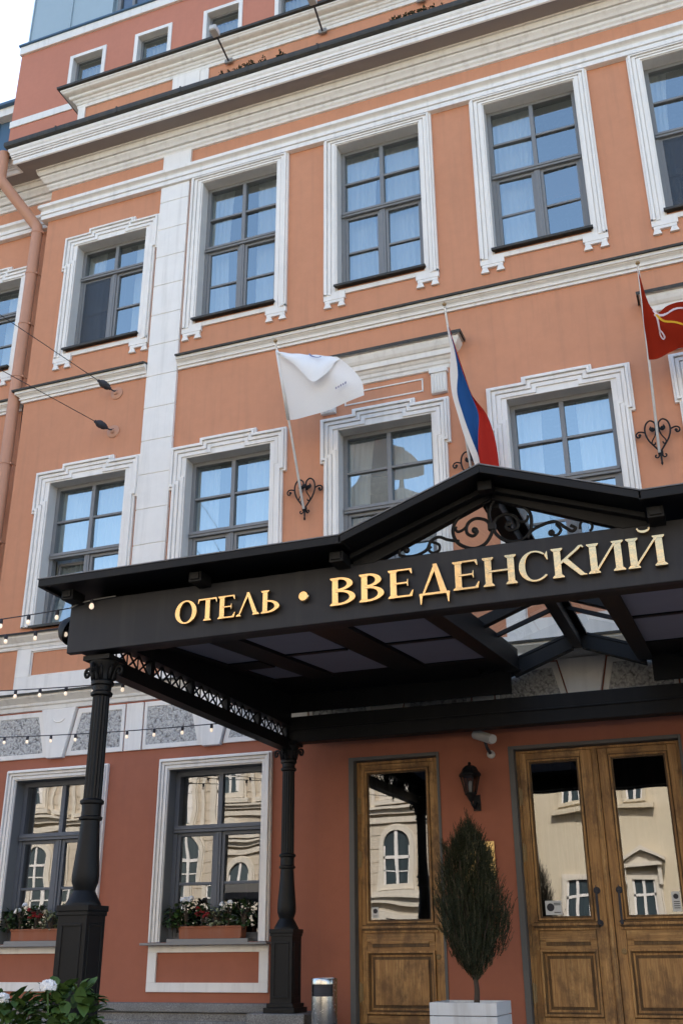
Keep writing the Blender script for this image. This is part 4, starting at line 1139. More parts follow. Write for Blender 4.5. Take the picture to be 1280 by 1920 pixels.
# -- tricolour hanging slack from its pole
F2 = thing('tricolour_flag', 'white, blue and red striped flag hanging slack above the gable peak', 'flag', (1.825, -.1, 5.3))
flag_bracket(F2, 1.825, 5.64); pole(F2, (1.825, -.115, 5.42), (1.825, -1.105, 7.388))
TL = [(1.822, 7.167), (1.814, 6.878), (1.764, 6.647), (1.748, 6.41), (1.778, 6.165), (1.815, 5.919), (1.871, 5.671), (1.907, 5.455), (1.93, 5.30)]
TW = [(1.838, 7.143), (1.866, 6.869), (1.863, 6.63), (1.814, 6.399), (1.844, 6.155), (1.894, 5.907), (1.955, 5.657), (1.979, 5.445), (1.99, 5.30)]
TB = [(1.842, 7.136), (1.885, 6.86), (1.927, 6.608), (1.983, 6.359), (2.035, 6.124), (1.990, 5.893), (1.959, 5.651), (1.982, 5.439), (1.992, 5.30)]
TR = [(1.846, 7.129), (1.891, 6.853), (1.939, 6.60), (1.990, 6.355), (2.133, 6.109), (2.188, 5.862), (2.192, 5.623), (2.175, 5.417), (2.16, 5.28)]
nv = 48
cols_ = [along([(x, 0, z) for x, z in T], nv) for T in (TL, TW, TB, TR)]
rows = []
for i in range(nv + 1):
    r = []
    a, b, c, d = [k[i] for k in cols_]
    seq = [a.lerp(b, t / 4) for t in range(4)] + [b.lerp(c, t / 6) for t in range(6)] + [c.lerp(d, t / 5) for t in range(6)]
    for j, p in enumerate(seq):
        amp = .035 * min(1, i / 14)
        k_ = min(1, max(0, (j - 3) / 5)); y = PLY(p.z) - .028 + k_ * (amp * math.sin(j * 1.05 + .4) + .02 * math.sin(j * .5 + i * .12))
        r.append((p.x, y, p.z))
    rows.append(r)
fm = MB(); fm.sheet(rows, mis=lambda i, j: 0 if j < 4 else (1 if j < 10 else 2)); fm.build('cloth', [M['flagwhite'], M['flagblue'], M['flagred']], F2, smooth=True, fix=False)
# -- city flag, blowing to the right
F3 = thing('crimson_city_flag', 'crimson city flag with white anchor and yellow staff, at the right edge above the canopy', 'flag', (4.06, -.1, 5.3))
flag_bracket(F3, 4.075, 5.64); pole(F3, (4.062, -.115, 5.42), (4.148, -1.101, 7.380))
lead = [(4.129, 7.339), (4.126, 7.031), (4.109, 6.753), (4.111, 6.584), (4.107, 6.381)]
top = [(4.141, 7.337), (4.175, 7.106), (4.21, 6.959), (4.281, 6.844), (4.393, 6.874), (4.575, 6.895), (4.866, 6.889), (5.05, 6.86)]
bot = [(4.107, 6.381), (4.221, 6.378), (4.362, 6.398), (4.501, 6.446), (4.796, 6.46), (5.0, 6.40)]
nu, nv = 44, 26
ld = along([(x, 0, z) for x, z in lead], nv); tp = along([(x, 0, z) for x, z in top], nu); bt = along([(x, 0, z) for x, z in bot], nu); rt_ = along([(5.05, 0, 6.86), (5.04, 0, 6.64), (5.0, 0, 6.40)], nv)
def f3(u, v):
    i = min(nv, max(0, v * nv)); j = min(nu, max(0, u * nu))
    gi = lambda T, k: T[int(k)].lerp(T[min(len(T) - 1, int(k) + 1)], k - int(k))
    A, B, C_, D_ = gi(ld, i), gi(rt_, i), gi(tp, j), gi(bt, j)
    p = A * (1 - u) + B * u + C_ * (1 - v) + D_ * v - (ld[0] * (1 - u) * (1 - v) + rt_[0] * u * (1 - v) + ld[-1] * (1 - u) * v + rt_[-1] * u * v)
    y = PLY(p.z) - .02 + .07 * min(1, u * 4) * math.sin(9 * u + 2.2 * v) + .03 * math.sin(4 * u - 6 * v) * min(1, u * 3)
    return Vector((p.x, y, p.z))
fm = MB(); fm.sheet([[f3(j / nu, i / nv) for j in range(nu + 1)] for i in range(nv + 1)]); fm.build('cloth', M['flagcrimson'], F3, smooth=True, fix=False)
def print_line(mb, uv, wd, mi):
    pts = [f3(u, v) + Vector((0, -.006, 0)) for u, v in uv]; P = along(pts, 16); a, b = [], []
    for k, p in enumerate(P):
        d = (P[min(k + 1, 16)] - P[max(k - 1, 0)]); n = Vector((-d.z, 0, d.x)).normalized() * wd
        a.append(p + n); b.append(p - n)
    mb.sheet([a, b], mi)
pr_ = MB()
print_line(pr_, [(.24, .33), (.30, .22), (.42, .14), (.55, .12), (.70, .12), (.85, .15)], .016, 0)
print_line(pr_, [(.31, .24), (.29, .38), (.27, .50), (.255, .60)], .014, 0)
print_line(pr_, [(.255, .60), (.235, .68), (.25, .76), (.28, .72), (.275, .64), (.255, .60)], .011, 0)
print_line(pr_, [(.345, .02), (.345, .09), (.35, .18)], .013, 0)
print_line(pr_, [(.31, .22), (.38, .36), (.48, .47), (.60, .58), (.72, .68)], .013, 1)
print_line(pr_, [(.84, .10), (.70, .40), (.55, .66)], .014, 0)
pr_.build('printed_anchor', [M['flagpink'], M['flagyellow']], F3, fix=False)

# ================================================================== DRAIN PIPE
dp = MB()
px, py = -5.50, -.01
dpipe = thing('drain_pipe', 'orange painted drain pipe running down the corner of the side wing', 'pipe', (px, py, -1.5))
d = MB(); d.tube([(-6.03, -.50, 12.93), (-6.03, -.50, 12.42), (-6.01, -.485, 12.34), (-5.96, -.44, 12.26), (px - .07, -.05, 11.64), (px - .02, py, 11.56), (px, py, 11.46), (px, py, 5.5), (px, py, -1.2)], .094, 18); d.build('pipe', M['pipe'], dpipe, smooth='auto')
for z in (11.40, 10.55, 9.55, 8.55, 7.0, 5.7, 4.4, 2.7, 1.0):
    d = MB(); d.lathe([(.096, 0), (.102, .004), (.102, .03), (.096, .034)], px, py, 18, z0=z); d.tube([(px + .1, py, z + .017), (px + .15, .19, z + .017)], .011, 6); d.box(px + .085, px + .125, py - .02, py + .02, z, z + .034); d.build('pipe_clip', M['pipe'], dpipe, smooth='auto')
cd = thing('cable_duct', 'grey metal cable ducts beside the orange drain pipe in the wall corner', 'cable duct', (-5.34, .15, 4))
d = MB()
for z0, z1 in ((9.55, 11.0), (8.36, 9.5), (4.4, 6.05)): d.box(-5.385, -5.325, .10, .199, z0, z1); d.box(-5.372, -5.338, .085, .10, z0 + .1, z1 - .1)
d.build('duct', M['conduit'], cd, bevel=.006)
d = MB(); d.tube([(-5.33, .14, 8.36), (-5.33, .13, 8.25), (-5.40, .10, 8.1), (-5.36, .12, 6.6), (-5.355, .13, 6.05)], .012, 7); d.build('cable', M['black'], cd, smooth=True)

# ================================================================== WIRE ANCHORS on the wall
for k, (z, far, lab) in enumerate(((7.882, (-4.24, -2.0, 8.20), 'upper wire anchor with black insulator on the orange wall near the drain pipe'), (7.225, (-4.10, -2.0, 7.29), 'lower wire anchor with black insulator on the orange wall near the drain pipe'))):
    a = Vector((-3.592, -.03, z)); a2 = Vector((-3.592, 0, z))
    t = thing('wire_anchor', lab, 'wire anchor', a2, group='tram wire anchors on the facade')
    t_ = MB(); t_.lathe([(.105, 0), (.105, .012), (.09, .022), (.045, .028), (.03, .05), (.012, .055)], 0, 0, 22)
    b = MB(); b.add([(a.x + p, -r, z + q) for p, q, r in t_.v], t_.f); b.build('rosette', M['pipe'], t, smooth='auto')
    f = Vector(far); dd = (f - a).normalized()
    e = a + dd * .05
    b = MB(); b.tube(spline([(a.x + .02, -.03, z + .03), tuple(e), tuple(a + dd * .12)], 4), .011, 7); b.build('hook', M['ink'], t, smooth=True)
    q = Vector((0, 0, 1)).rotation_difference(dd); t_ = MB()
    t_.lathe([(.012, .10), (.028, .115), (.022, .13), (.045, .15), (.056, .19), (.050, .21), (.060, .235), (.056, .27), (.036, .31), (.022, .325), (.026, .34), (.010, .36)], 0, 0, 16)
    b = MB(); b.add([tuple(q @ Vector(p) + a) for p in t_.v], t_.f); b.build('insulator', M['ink'], t, smooth='auto')
    L = 23.5 if k == 0 else 23.5
    end = a + Vector(((f.x - a.x) / 1.97, -1, (f.z - a.z) / 1.97)) * L
    b = MB(); P = []
    for i in range(25):
        u = i / 24; p = (a + dd * .35).lerp(end, u); p.z -= .35 * 4 * u * (1 - u) * u; P.append(p)
    b.tube(P, .006, 5); b.build('wire', M['ink'], t, smooth=True)

# ================================================================== STRING LIGHTS
def string(name_label, pts, n0, spacing, sag, mats=None, skip=()):
    t = thing('string_light', name_label, 'string light', pts[0], group='festoon lights hung left of the canopy')
    P = []
    for i in range(61):
        u = i / 60; p = Vector(pts[0]).lerp(Vector(pts[1]), u); p.z -= sag * 4 * u * (1 - u); P.append(p)
    L = [0]
    for i in range(1, 61): L.append(L[-1] + (P[i] - P[i - 1]).length)
    b = MB(); b.tube(P, .0055, 6); cable = b.build('cable', M['ink'], t, smooth=True)
    s = n0
    while s < L[-1] - .1:
        i = 0
        while L[i + 1] < s: i += 1
        p = P[i].lerp(P[i + 1], (s - L[i]) / (L[i + 1] - L[i]))
        m = MB(); m.lathe([(.008, .004), (.015, -.004), (.0165, -.03), (.014, -.043), (.010, -.045)], p.x, p.y, 10, 0, z0=p.z); so = m.build('bulb_socket', M['ink'], t, smooth='auto')
        m = MB(); m.lathe([(.010, -.043), (.014, -.052), (.0165, -.063), (.015, -.074), (.009, -.082), (.003, -.084)], p.x, p.y, 12, 0, z0=p.z); m.build('bulb', M['bulb'], so, smooth=True)
        s += spacing
    return t
string('string of warm bulbs from the canopy corner, uppermost of the festoons', [(-.66, -4.64, 2.705), (-7.5, -3.6, 3.75)], .14, .33, .22)
string('second string of warm bulbs, from the black spotlight at the canopy end', [(-.80, -4.42, 2.62), (-7.5, -3.4, 3.6)], .04, .36, .16)
string('string of warm bulbs hung from the middle of the side truss', [(-.47, -3.82, 2.250), (-8.8, -.75, 3.66)], .20, .44, .10)
string('lowest string of warm bulbs, crossing the keystones left of the canopy', [(-.47, -2.05, 2.230), (-8.5, -.55, 3.02)], .20, .39, .12)
t = thing('string_light', 'short end of bulb cable lying along the top left of the signboard', 'string light', (-.66, -4.65, 2.7))
m = MB(); m.tube(spline([(-.66, -4.645, 2.70), (-.58, -4.645, 2.728), (-.50, -4.645, 2.742), (-.38, -4.640, 2.752), (-.22, -4.64, 2.757)], 5), .0055, 6); m.build('cable', M['conduit'], t, smooth=True)
m = MB(); m.lathe([(.008, .004), (.0165, -.005), (.015, -.03), (.010, -.032)], -.44, -4.65, 10, z0=2.748); so = m.build('bulb_socket', M['ink'], t, smooth='auto')
m = MB(); m.lathe([(.010, -.03), (.017, -.042), (.021, -.058), (.018, -.073), (.004, -.083)], -.44, -4.65, 12, z0=2.748); m.build('bulb', M['bulb'], so, smooth=True)

# ================================================================== WALL LANTERN, CAMERA, PLAQUE
lx, ly, lz = 1.59, -.15, 1.50
lan = thing('wall_lantern', 'black six-sided wall lantern between the two wooden doors', 'lantern', (lx, 0, lz))
def hexa(mb, prof, cx, cy, z0):
    mb.lathe(prof, cx, cy, 6, z0=z0)
b = MB(); hexa(b, [(.118, .335), (.128, .345), (.122, .365), (.095, .395), (.080, .43), (.05, .452), (.02, .46), (.014, .468), (.022, .478), (.014, .492), (.004, .496)], lx, ly, lz); b.build('cap', M['black'], lan, bevel=.002)
b = MB(); hexa(b, [(.055, .135), (.068, .145), (.066, .160), (.05, .16)], lx, ly, lz); hexa(b, [(.012, .06), (.03, .085), (.055, .135)], lx, ly, lz)
for k in range(6):
    t = math.pi / 3 * k; b.tube([(lx + .062 * math.cos(t), ly + .062 * math.sin(t), lz + .155), (lx + .108 * math.cos(t), ly + .108 * math.sin(t), lz + .34)], .007, 6)
b.build('frame', M['black'], lan)
b = MB(); vs = []
for r, z in ((.058, .16), (.103, .336)): vs += [(lx + r * math.cos(math.pi / 3 * k), ly + r * math.sin(math.pi / 3 * k), lz + z) for k in range(6)]
b.add(vs, [(k, (k + 1) % 6, 6 + (k + 1) % 6, 6 + k) for k in range(6)]); b.build('lamp_glass', M['glass_lamp'], lan, fix=False)
b = MB(); b.lathe([(.014, .16), (.022, .19), (.024, .25), (.018, .28), (.004, .29)], lx, ly, 12, z0=lz); b.build('lamp_bulb', M['camwhite'], lan, smooth=True)
b = MB(); b.tube(spline([(lx, ly, lz + .07), (lx + .01, ly + .01, lz + .03), (lx + .03, ly + .05, lz + .0), (lx + .03, -.05, lz + .03), (lx + .03, -.0, lz + .08)], 5), .014, 8); b.box(lx - .01, lx + .07, -.02, 0, lz - .02, lz + .15); b.build('arm', M['black'], lan, smooth='auto')
cm = thing('security_camera', 'pale tubular security camera on the wall under the canopy beam, above the lantern', 'camera', (1.80, 0, 2.07))
a, e = Vector((1.665, -.10, 2.30)), Vector((1.90, -.34, 2.185)); d = (e - a).normalized()
b = MB(); b.tube([a, e], .048, 18); b.tube([a + d * .02 + Vector((0, 0, .012)), e + d * .03 + Vector((0, 0, .012))], .050, 18); b.build('housing', M['camwhite'], cm, smooth='auto')
b = MB(); b.tube([e + d * .001, e + d * .012], .042, 16); b.build('lens', M['ink'], cm, smooth='auto')
b = MB(); b.tube([(1.79, -.19, 2.215), (1.80, -.15, 2.14), (1.81, -.05, 2.095)], .018, 8); b.build('arm', M['ink'], cm, smooth=True)
b = MB(); t_ = MB(); t_.lathe([(.045, 0), (.045, .03), (.03, .045)], 0, 0, 18); b.add([(1.812 + p, -r, 2.085 + q) for p, q, r in t_.v], t_.f); b.build('base', M['camwhite'], cm, smooth='auto')
pq = MB(); pq.box(1.405, 1.785, -.022, -.002, .74, 1.155); pq.box(1.415, 1.775, -.026, -.021, .75, 1.145)
tag(pq.build('brass_plaque', M['brassplate'], None, bevel=.003), 'polished brass wall plaque half hidden behind the potted conifer', 'plaque')

# ================================================================== PORCH
po = MB(); po.box(-.62, 7.2, -2.35, 0.3, -1.5, -.72); po.box(-.62, 7.2, -2.70, -2.352, -1.5, -.98); po.box(-.62, 7.2, -3.05, -2.702, -1.5, -1.24)
po.box(-.80, -.14, -.72, -.001, -.719, -.532); 
structure(po.build('porch_steps', M['granite'], bevel=.012))

# ================================================================== PLANTER WITH CONIFER
plx0, plx1, ply0, ply1 = 1.43, 2.055, -1.52, -.92
pt = thing('tree_planter', 'white wooden slat planter box beside the double door', 'planter', ((plx0 + plx1) / 2, (ply0 + ply1) / 2, -.72))
b = MB(); n = 3; zt, zb = -.375, -.715; h = (zt - zb) / n
for i in range(n):
    z0, z1 = zb + h * i, zb + h * (i + 1) - .006
    b.box(plx0, plx1, ply0, ply0 + .03, z0, z1); b.box(plx0, plx1, ply1 - .03, ply1, z0, z1); b.box(plx0 + .002, plx0 + .03, ply0 + .03, ply1 - .03, z0, z1); b.box(plx1 - .03, plx1 - .002, ply0 + .03, ply1 - .03, z0, z1)
b.build('slat_box', M['planterwhite'], pt, bevel=.004)
b = MB(); b.box(plx0 + .03, plx1 - .03, ply0 + .03, ply1 - .03, -.7, -.41); b.build('soil', M['soil'], pt)
tx, ty = 1.795, -1.20
tr = thing('potted_conifer', 'dark upright spindle-shaped conifer standing in the white planter', 'tree', (tx, ty, -.41))
b = MB(); b.tube(spline([(tx - .005, ty, -.44), (tx + .008, ty, -.30), (tx, ty, -.16), (tx + .01, ty, .05), (tx, ty, .5), (tx + .01, ty, 1.0)], 5), [.030 - .022 * i / 25 for i in range(26)], 8)
rc = random.Random(3)
def envelope(z):
    """crown radius by height"""
    pts = [(-.24, .01), (-.16, .07), (-.06, .16), (.06, .235), (.25, .285), (.45, .30), (.65, .29), (.82, .25), (.96, .185), (1.06, .11), (1.13, .045), (1.20, .01)]
    for (a, ra), (c_, rb) in zip(pts, pts[1:]):
        if a <= z <= c_: return ra + (rb - ra) * (z - a) / (c_ - a)
    return 0
for k in range(34):
    an = rc.uniform(0, 6.283); zt_ = rc.uniform(.15, .95); r1 = envelope(zt_) * rc.uniform(.7, .95); z0_ = rc.uniform(-.20, .05)
    ca, sa = math.cos(an), math.sin(an)
    b.tube(spline([(tx, ty, z0_), (tx + ca * r1 * .55, ty + sa * r1 * .55, z0_ + (zt_ - z0_) * .35), (tx + ca * r1 * .9, ty + sa * r1 * .9, z0_ + (zt_ - z0_) * .7), (tx + ca * r1, ty + sa * r1, zt_)], 3), [.008 * (1 - i / 11) + .002 for i in range(10)], 5)
b.build('trunk', M['bark'], tr, smooth=True)
cr = MB()
def needle_shoot(mb, p, d, L, wd, mi=0):
    d = d.normalized(); s = d.orthogonal().normalized(); t = d.cross(s)
    for k in range(9):
        u = k / 9; q = p + d * (L * u); an = k * 2.4
        o = (s * math.cos(an) + t * math.sin(an)); e = q + (d * .75 + o * .62).normalized() * L * .30 * (1.05 - u * .5)
        sd = d.cross(o).normalized() * wd
        mb.add([q - sd * .7, q + sd * .7, e], [(0, 1, 2)], mi)
    mb.add([p - s * wd * .5, p + s * wd * .5, p + d * L * 1.12], [(0, 1, 2)], mi)
cnt = 0
while cnt < 6500:
    z = rc.uniform(-.25, 1.18); R_ = envelope(z) * (1 + .10 * math.sin(7 * z) )
    if R_ <= 0 or rc.random() > (R_ / .30) ** 1.1 + .06: continue
    an = rc.uniform(0, 6.283); lump = 1 + .17 * math.sin(3 * an + 5 * z) + .13 * math.sin(7 * an - 9 * z)
    rr = R_ * lump * math.sqrt(rc.uniform(.12, 1.0))
    p = Vector((tx + rr * math.cos(an), ty + rr * math.sin(an), z))
    out_ = Vector((math.cos(an), math.sin(an), 0))
    d = Vector((0, 0, 1)) + out_ * rc.uniform(.05, .55) * (rr / (R_ + 1e-6)) + Vector((rc.gauss(0, .14), rc.gauss(0, .14), 0))
    needle_shoot(cr, p, d, rc.uniform(.05, .15), rc.uniform(.0035, .006), 1 if rc.random() < (.16 if rr > .8 * R_ else .08) else 0); cnt += 1
for k in range(16):
    p = Vector((tx + rc.gauss(0, .015), ty + rc.gauss(0, .015), rc.uniform(1.12, 1.30))); needle_shoot(cr, p, Vector((rc.gauss(0, .1), rc.gauss(0, .1), 1)), .09, .005)
cr.build('crown', [M['conifer'], M['conifer_tip']], tr, fix=False)

# ================================================================== BIN
bx_, by_ = .105, -.78
bn = thing('litter_bin', 'brushed steel cylindrical litter bin beside the narrow wooden door', 'bin', (bx_, by_, -.72))
b = MB(); b.lathe([(.128, 0), (.132, .01), (.132, .36), (.128, .362)], bx_, by_, 40, z0=-.72)
b.lathe([(.128, .47), (.134, .472), (.134, .522), (.130, .528), (.118, .528), (.112, .50)], bx_, by_, 40, z0=-.72)
vs = []; n = 40                                     # the shell around the slot
for k in range(n):
    t = 2 * math.pi * k / n; dlt = abs((math.degrees(t) - 272 + 180) % 360 - 180)
    if dlt > 52:
        t2 = 2 * math.pi * (k + 1) / n
        b.quad((bx_ + .131 * math.cos(t), by_ + .131 * math.sin(t), -.362), (bx_ + .131 * math.cos(t2), by_ + .131 * math.sin(t2), -.362), (bx_ + .131 * math.cos(t2), by_ + .131 * math.sin(t2), -.248), (bx_ + .131 * math.cos(t), by_ + .131 * math.sin(t), -.248))
b.build('shell', M['steel'], bn, smooth='auto')
b = MB(); b.lathe([(.118, .34), (.118, .50), (.05, .505)], bx_, by_, 30, z0=-.72); b.build('liner', M['ink'], bn, smooth='auto')

# ================================================================== LEAVES AND FLOWERS
def leaf(mb, p, d, L, W, mi=0, fold=.25, tip=.0):
    d = Vector(d).normalized(); s = d.cross(Vector((0, 0, 1)))
    if s.length < .05: s = Vector((1, 0, 0))
    s.normalize(); n = s.cross(d)
    c = [p, p + d * L * .35 - n * L * .02, p + d * L * .72 - n * L * .06, p + d * L - n * L * (.16 + tip)]
    l = [p + d * L * .15 + s * W * .34 + n * W * fold * .4, p + d * L * .42 + s * W * .5 + n * W * fold * .5, p + d * L * .75 + s * W * .33]
    r = [p + d * L * .15 - s * W * .34 + n * W * fold * .4, p + d * L * .42 - s * W * .5 + n * W * fold * .5, p + d * L * .75 - s * W * .33]
    mb.add(c + l + r, [(0, 1, 5, 4), (1, 2, 6, 5), (2, 3, 6), (0, 7, 8, 1), (1, 8, 9, 2), (2, 9, 3)], mi)
def blossom(mb, c, r, n, mi, rr, flat=.75, ps=.02):
    for k in range(n):
        z = rr.uniform(-.35, 1); an = rr.uniform(0, 6.283); q = math.sqrt(max(0, 1 - z * z)); d = Vector((q * math.cos(an), q * math.sin(an), z * flat))
        p = c + d * r; d.normalize(); s = d.orthogonal().normalized(); t = d.cross(s)
        for j in range(4):
            a0 = j * math.pi / 2 + rr.uniform(-.3, .3); e = s * math.cos(a0) + t * math.sin(a0); f = d.cross(e)
            mb.add([p, p + e * ps * .6 + f * ps * .45 + d * .004, p + e * ps * 1.1 + d * rr.uniform(-.003, .008), p + e * ps * .6 - f * ps * .45 + d * .004], [(0, 1, 2, 3)], mi)
def bush(root, base, rx, ry, h, n, L, W, mat, rr, stems=7, droop=0.0):
    st = MB(); lf = MB(); b0 = Vector(base)
    for k in range(stems):
        an = rr.uniform(0, 6.283); q = rr.uniform(.2, .9)
        st.tube(spline([b0, b0 + Vector((rx * q * .35 * math.cos(an), ry * q * .35 * math.sin(an), h * .45)), b0 + Vector((rx * q * math.cos(an), ry * q * math.sin(an), h * rr.uniform(.7, .95)))], 4), [.009 * (1 - i / 12) + .003 for i in range(9)], 5)
    for k in range(n):
        an = rr.uniform(0, 6.283); z = rr.uniform(.12, 1.0); q = math.sqrt(rr.uniform(.1, 1)) * math.sqrt(max(.05, 1 - max(0, z - .45) ** 2 * 2.6))
        p = b0 + Vector((rx * q * math.cos(an), ry * q * math.sin(an), h * z))
        d = Vector((math.cos(an) * q, math.sin(an) * q, rr.uniform(-.25, .6) - droop)) + Vector((rr.gauss(0, .3), rr.gauss(0, .3), rr.gauss(0, .15)))
        s = rr.uniform(.7, 1.2); leaf(lf, p, d, L * s, W * s)
    st.build('stem', M['bark'], root, smooth=True)
    lf.build('foliage', mat, root, smooth=True, fix=False)
rb = random.Random(11)
def trough(x0, x1, lab):
    y0, y1, z0 = -.005, .135, .212
    t = thing('flower_trough', lab, 'flower box', ((x0 + x1) / 2, .06, z0), group='flower troughs on the street window sills')
    b = MB(); b.prism([(x0 + .012, z0), (x1 - .012, z0), (x1, z0 + .13), (x0, z0 + .13)], y0, y0 + .012); b.prism([(x0 + .012, z0), (x1 - .012, z0), (x1, z0 + .13), (x0, z0 + .13)], y1 - .012, y1)
    b.box(x0 + .004, x0 + .016, y0 + .012, y1 - .012, z0 + .005, z0 + .129); b.box(x1 - .016, x1 - .004, y0 + .012, y1 - .012, z0 + .005, z0 + .129); b.box(x0 + .02, x1 - .02, y0 + .012, y1 - .012, z0 + .002, z0 + .02)
    b.box(x0 - .006, x1 + .006, y0 - .008, y0, z0 + .112, z0 + .136)
    b.build('trough', M['terracotta'], t, bevel=.003)
    b = MB(); b.box(x0 + .017, x1 - .017, y0 + .013, y1 - .013, z0 + .02, z0 + .105); b.build('soil', M['soil'], t)
def plant(x, h, w, kind, lab, z0=.31, y=.05):
    t = thing('flowering_plant', lab, 'plant', (x, y, z0))
    mats = {'white': M['leafdark'], 'red': M['leafdark'], 'green': M['leaf'], 'ivy': M['leafdark'], 'var': M['variegated']}
    bush(t, (x, y, z0), w, .09, h, 110, .055, .048, mats[kind], rb, droop=.25 if kind in ('ivy', 'var') else 0)
    if kind in ('white', 'red'):
        f = MB()
        for k in range(5 if kind == 'white' else 6):
            c = Vector((x + rb.uniform(-w, w) * .75, y - rb.uniform(.0, .07), z0 + h * rb.uniform(.72, 1.08) - (.06 if kind == 'red' else 0)))
            blossom(f, c, .028, 26, 0, rb, ps=.013)
        f.build('blossom', M['petal'] if kind == 'white' else M['redpetal'], t, fix=False)
trough(-2.045, -1.225, 'terracotta trough of mixed flowers on the sill of the window nearest the canopy column')
for x, h, w, k, lab in ((-2.16, .26, .10, 'ivy', 'trailing dark plant at the left end of the trough nearest the canopy'), (-1.98, .33, .10, 'white', 'white geranium in the left half of the trough nearest the canopy'), (-2.08, .20, .07, 'green', 'light green plant in front of the white geranium in the trough nearest the canopy'), (-1.76, .28, .10, 'red', 'dark red flowering plant in the middle of the trough nearest the canopy'), (-1.57, .24, .10, 'var', 'pale variegated plant right of the middle of the trough nearest the canopy'), (-1.43, .30, .11, 'white', 'white geranium in the right half of the trough nearest the canopy'), (-1.22, .33, .13, 'ivy', 'bushy dark green plant at the right end of the trough nearest the canopy')): plant(x, h, w, k, lab)
trough(-4.42, -3.52, 'terracotta trough of mixed flowers on the far left window sill behind the front column')
for x, h, w, k, lab in ((-4.50, .26, .10, 'ivy', 'trailing green plant at the left end of the far left window trough'), (-4.33, .30, .10, 'white', 'white geranium at the left of the far left window trough'), (-4.10, .31, .12, 'red', 'dark red flowering plant in the far left window trough'), (-3.88, .24, .10, 'var', 'pale variegated plant in the far left window trough'), (-3.68, .29, .11, 'white', 'white geranium beside the front column in the far left window trough')): plant(x, h, w, k, lab)
# hydrangeas at the kerb, in front of the column
def hydrangea(x, y, w, h, heads, lab, n):
    t = thing('hydrangea', lab, 'shrub', (x, y, -1.5))
    bush(t, (x, y, -1.25), w, w * .8, h + 1.10, int(n * 1.7), .105, .075, M['leaf'], rb, stems=14)
    f = MB()
    for (hx, hy, hz, r) in heads:
        blossom(f, Vector((hx, hy, hz)), r, 90, 0, rb, .7, .017)
        f.tube([(hx, hy, hz - .02), (hx + .01, hy + .02, hz - .18)], .006, 5, 1)
    f.build('flower_head', [M['petal'], M['leaf']], t, fix=False)
    b = MB(); b.lathe([(.17, 0), (.20, .02), (.235, .30), (.245, .36), (.225, .36), (.21, .30)], x, y, 24, z0=-1.5); b.build('pot', M['terracotta'], t, smooth='auto')
hydrangea(-.08, -5.0, .30, -.02, [(-.10, -5.22, -.165, .050)], 'leafy hydrangea with one white head at the foot of the front column', 330)
hydrangea(-.56, -5.0, .30, -.08, [(-.53, -5.12, -.245, .044)], 'leafy hydrangea with a white head at the lower left corner', 280)

# ================================================================== PARAPET FLOODLIGHTS AND GUTTER WEEDS
for x, lab in ((-1.935, 'leftmost rod-mounted floodlight on the parapet above the gutter'), (-.225, 'middle rod-mounted floodlight on the parapet above the gutter'), (1.463, 'rightmost rod-mounted floodlight on the parapet, at the top edge')):
    t = thing('floodlight', lab, 'floodlight', (x, 0, 13.97), group='floodlights on rods along the parapet')
    b = MB(); b.box(x - .07, x + .07, -.075, -.04, 13.93, 14.02); b.build('foot', M['conduit'], t, bevel=.004)
    b = MB(); b.tube([(x, -.07, 13.97), (x + .10, -.72, 13.86)], .016, 8); b.build('rod', M['ink'], t, smooth='auto')
    b = MB(); b.box(x + .045, x + .165, -.86, -.70, 13.815, 13.92); b.box(x + .06, x + .15, -.875, -.86, 13.825, 13.91); b.build('head', M['camwhite'], t, bevel=.01)
wd = MB(); rw = random.Random(5)
for (xa, xb) in ((-1.78, -.55), (.95, 1.95), (2.3, 2.7)):
    k = int((xb - xa) * 26)
    for i in range(k):
        x = rw.uniform(xa, xb); hh = rw.uniform(.03, .11)
        for j in range(7):
            p = Vector((x + rw.gauss(0, .012), -.61 + rw.gauss(0, .02), 13.03 + rw.uniform(0, hh))); leaf(wd, p, (rw.gauss(0, 1), rw.gauss(0, .7), rw.uniform(.2, 1.4)), rw.uniform(.03, .055), .022)
o = wd.build('gutter_weeds', M['moss'], None, fix=False); o['kind'] = 'stuff'

# ================================================================== REAR BUILDINGS ABOVE THE PARAPET
TY = 3.0; TX0 = -9.26
rear = thing('rear_building', 'rose red building block with small white-framed windows and pale blue attic behind the parapet', 'building', (-4, TY, -1.5))
wh = [(-7.70, -6.90, 18.15, 19.33), (-5.96, -5.18, 18.15, 19.33), (-4.20, -3.42, 18.15, 19.33), (-2.46, -1.66, 18.15, 19.33)]
wmesh = wall_sheet(TX0, 6, 12, 20.02, TY, wh)
wmesh.quad((TX0, TY + 8, 12), (TX0, TY, 12), (TX0, TY, 20.02), (TX0, TY + 8, 20.02)); wmesh.quad((6, TY, 12), (6, TY + 8, 12), (6, TY + 8, 20.02), (6, TY, 20.02)); wmesh.quad((TX0, TY + 8, 12), (6, TY + 8, 12), (6, TY + 8, 20.02), (TX0, TY + 8, 20.02))
wmesh.build('wall', M['rear'], rear, fix=False)
b = MB(); b.box(TX0 - .03, 6, TY - .06, TY + .02, 20.02, 20.26); b.box(TX0 - .02, 6, TY - .03, TY, 17.74, 17.94); b.build('white_band', M['white'], rear, bevel=.01)
b = MB(); b.box(TX0 - .05, 6, TY - .10, TY + .05, 20.262, 20.31); b.build('flashing', M['darkblue'], rear)
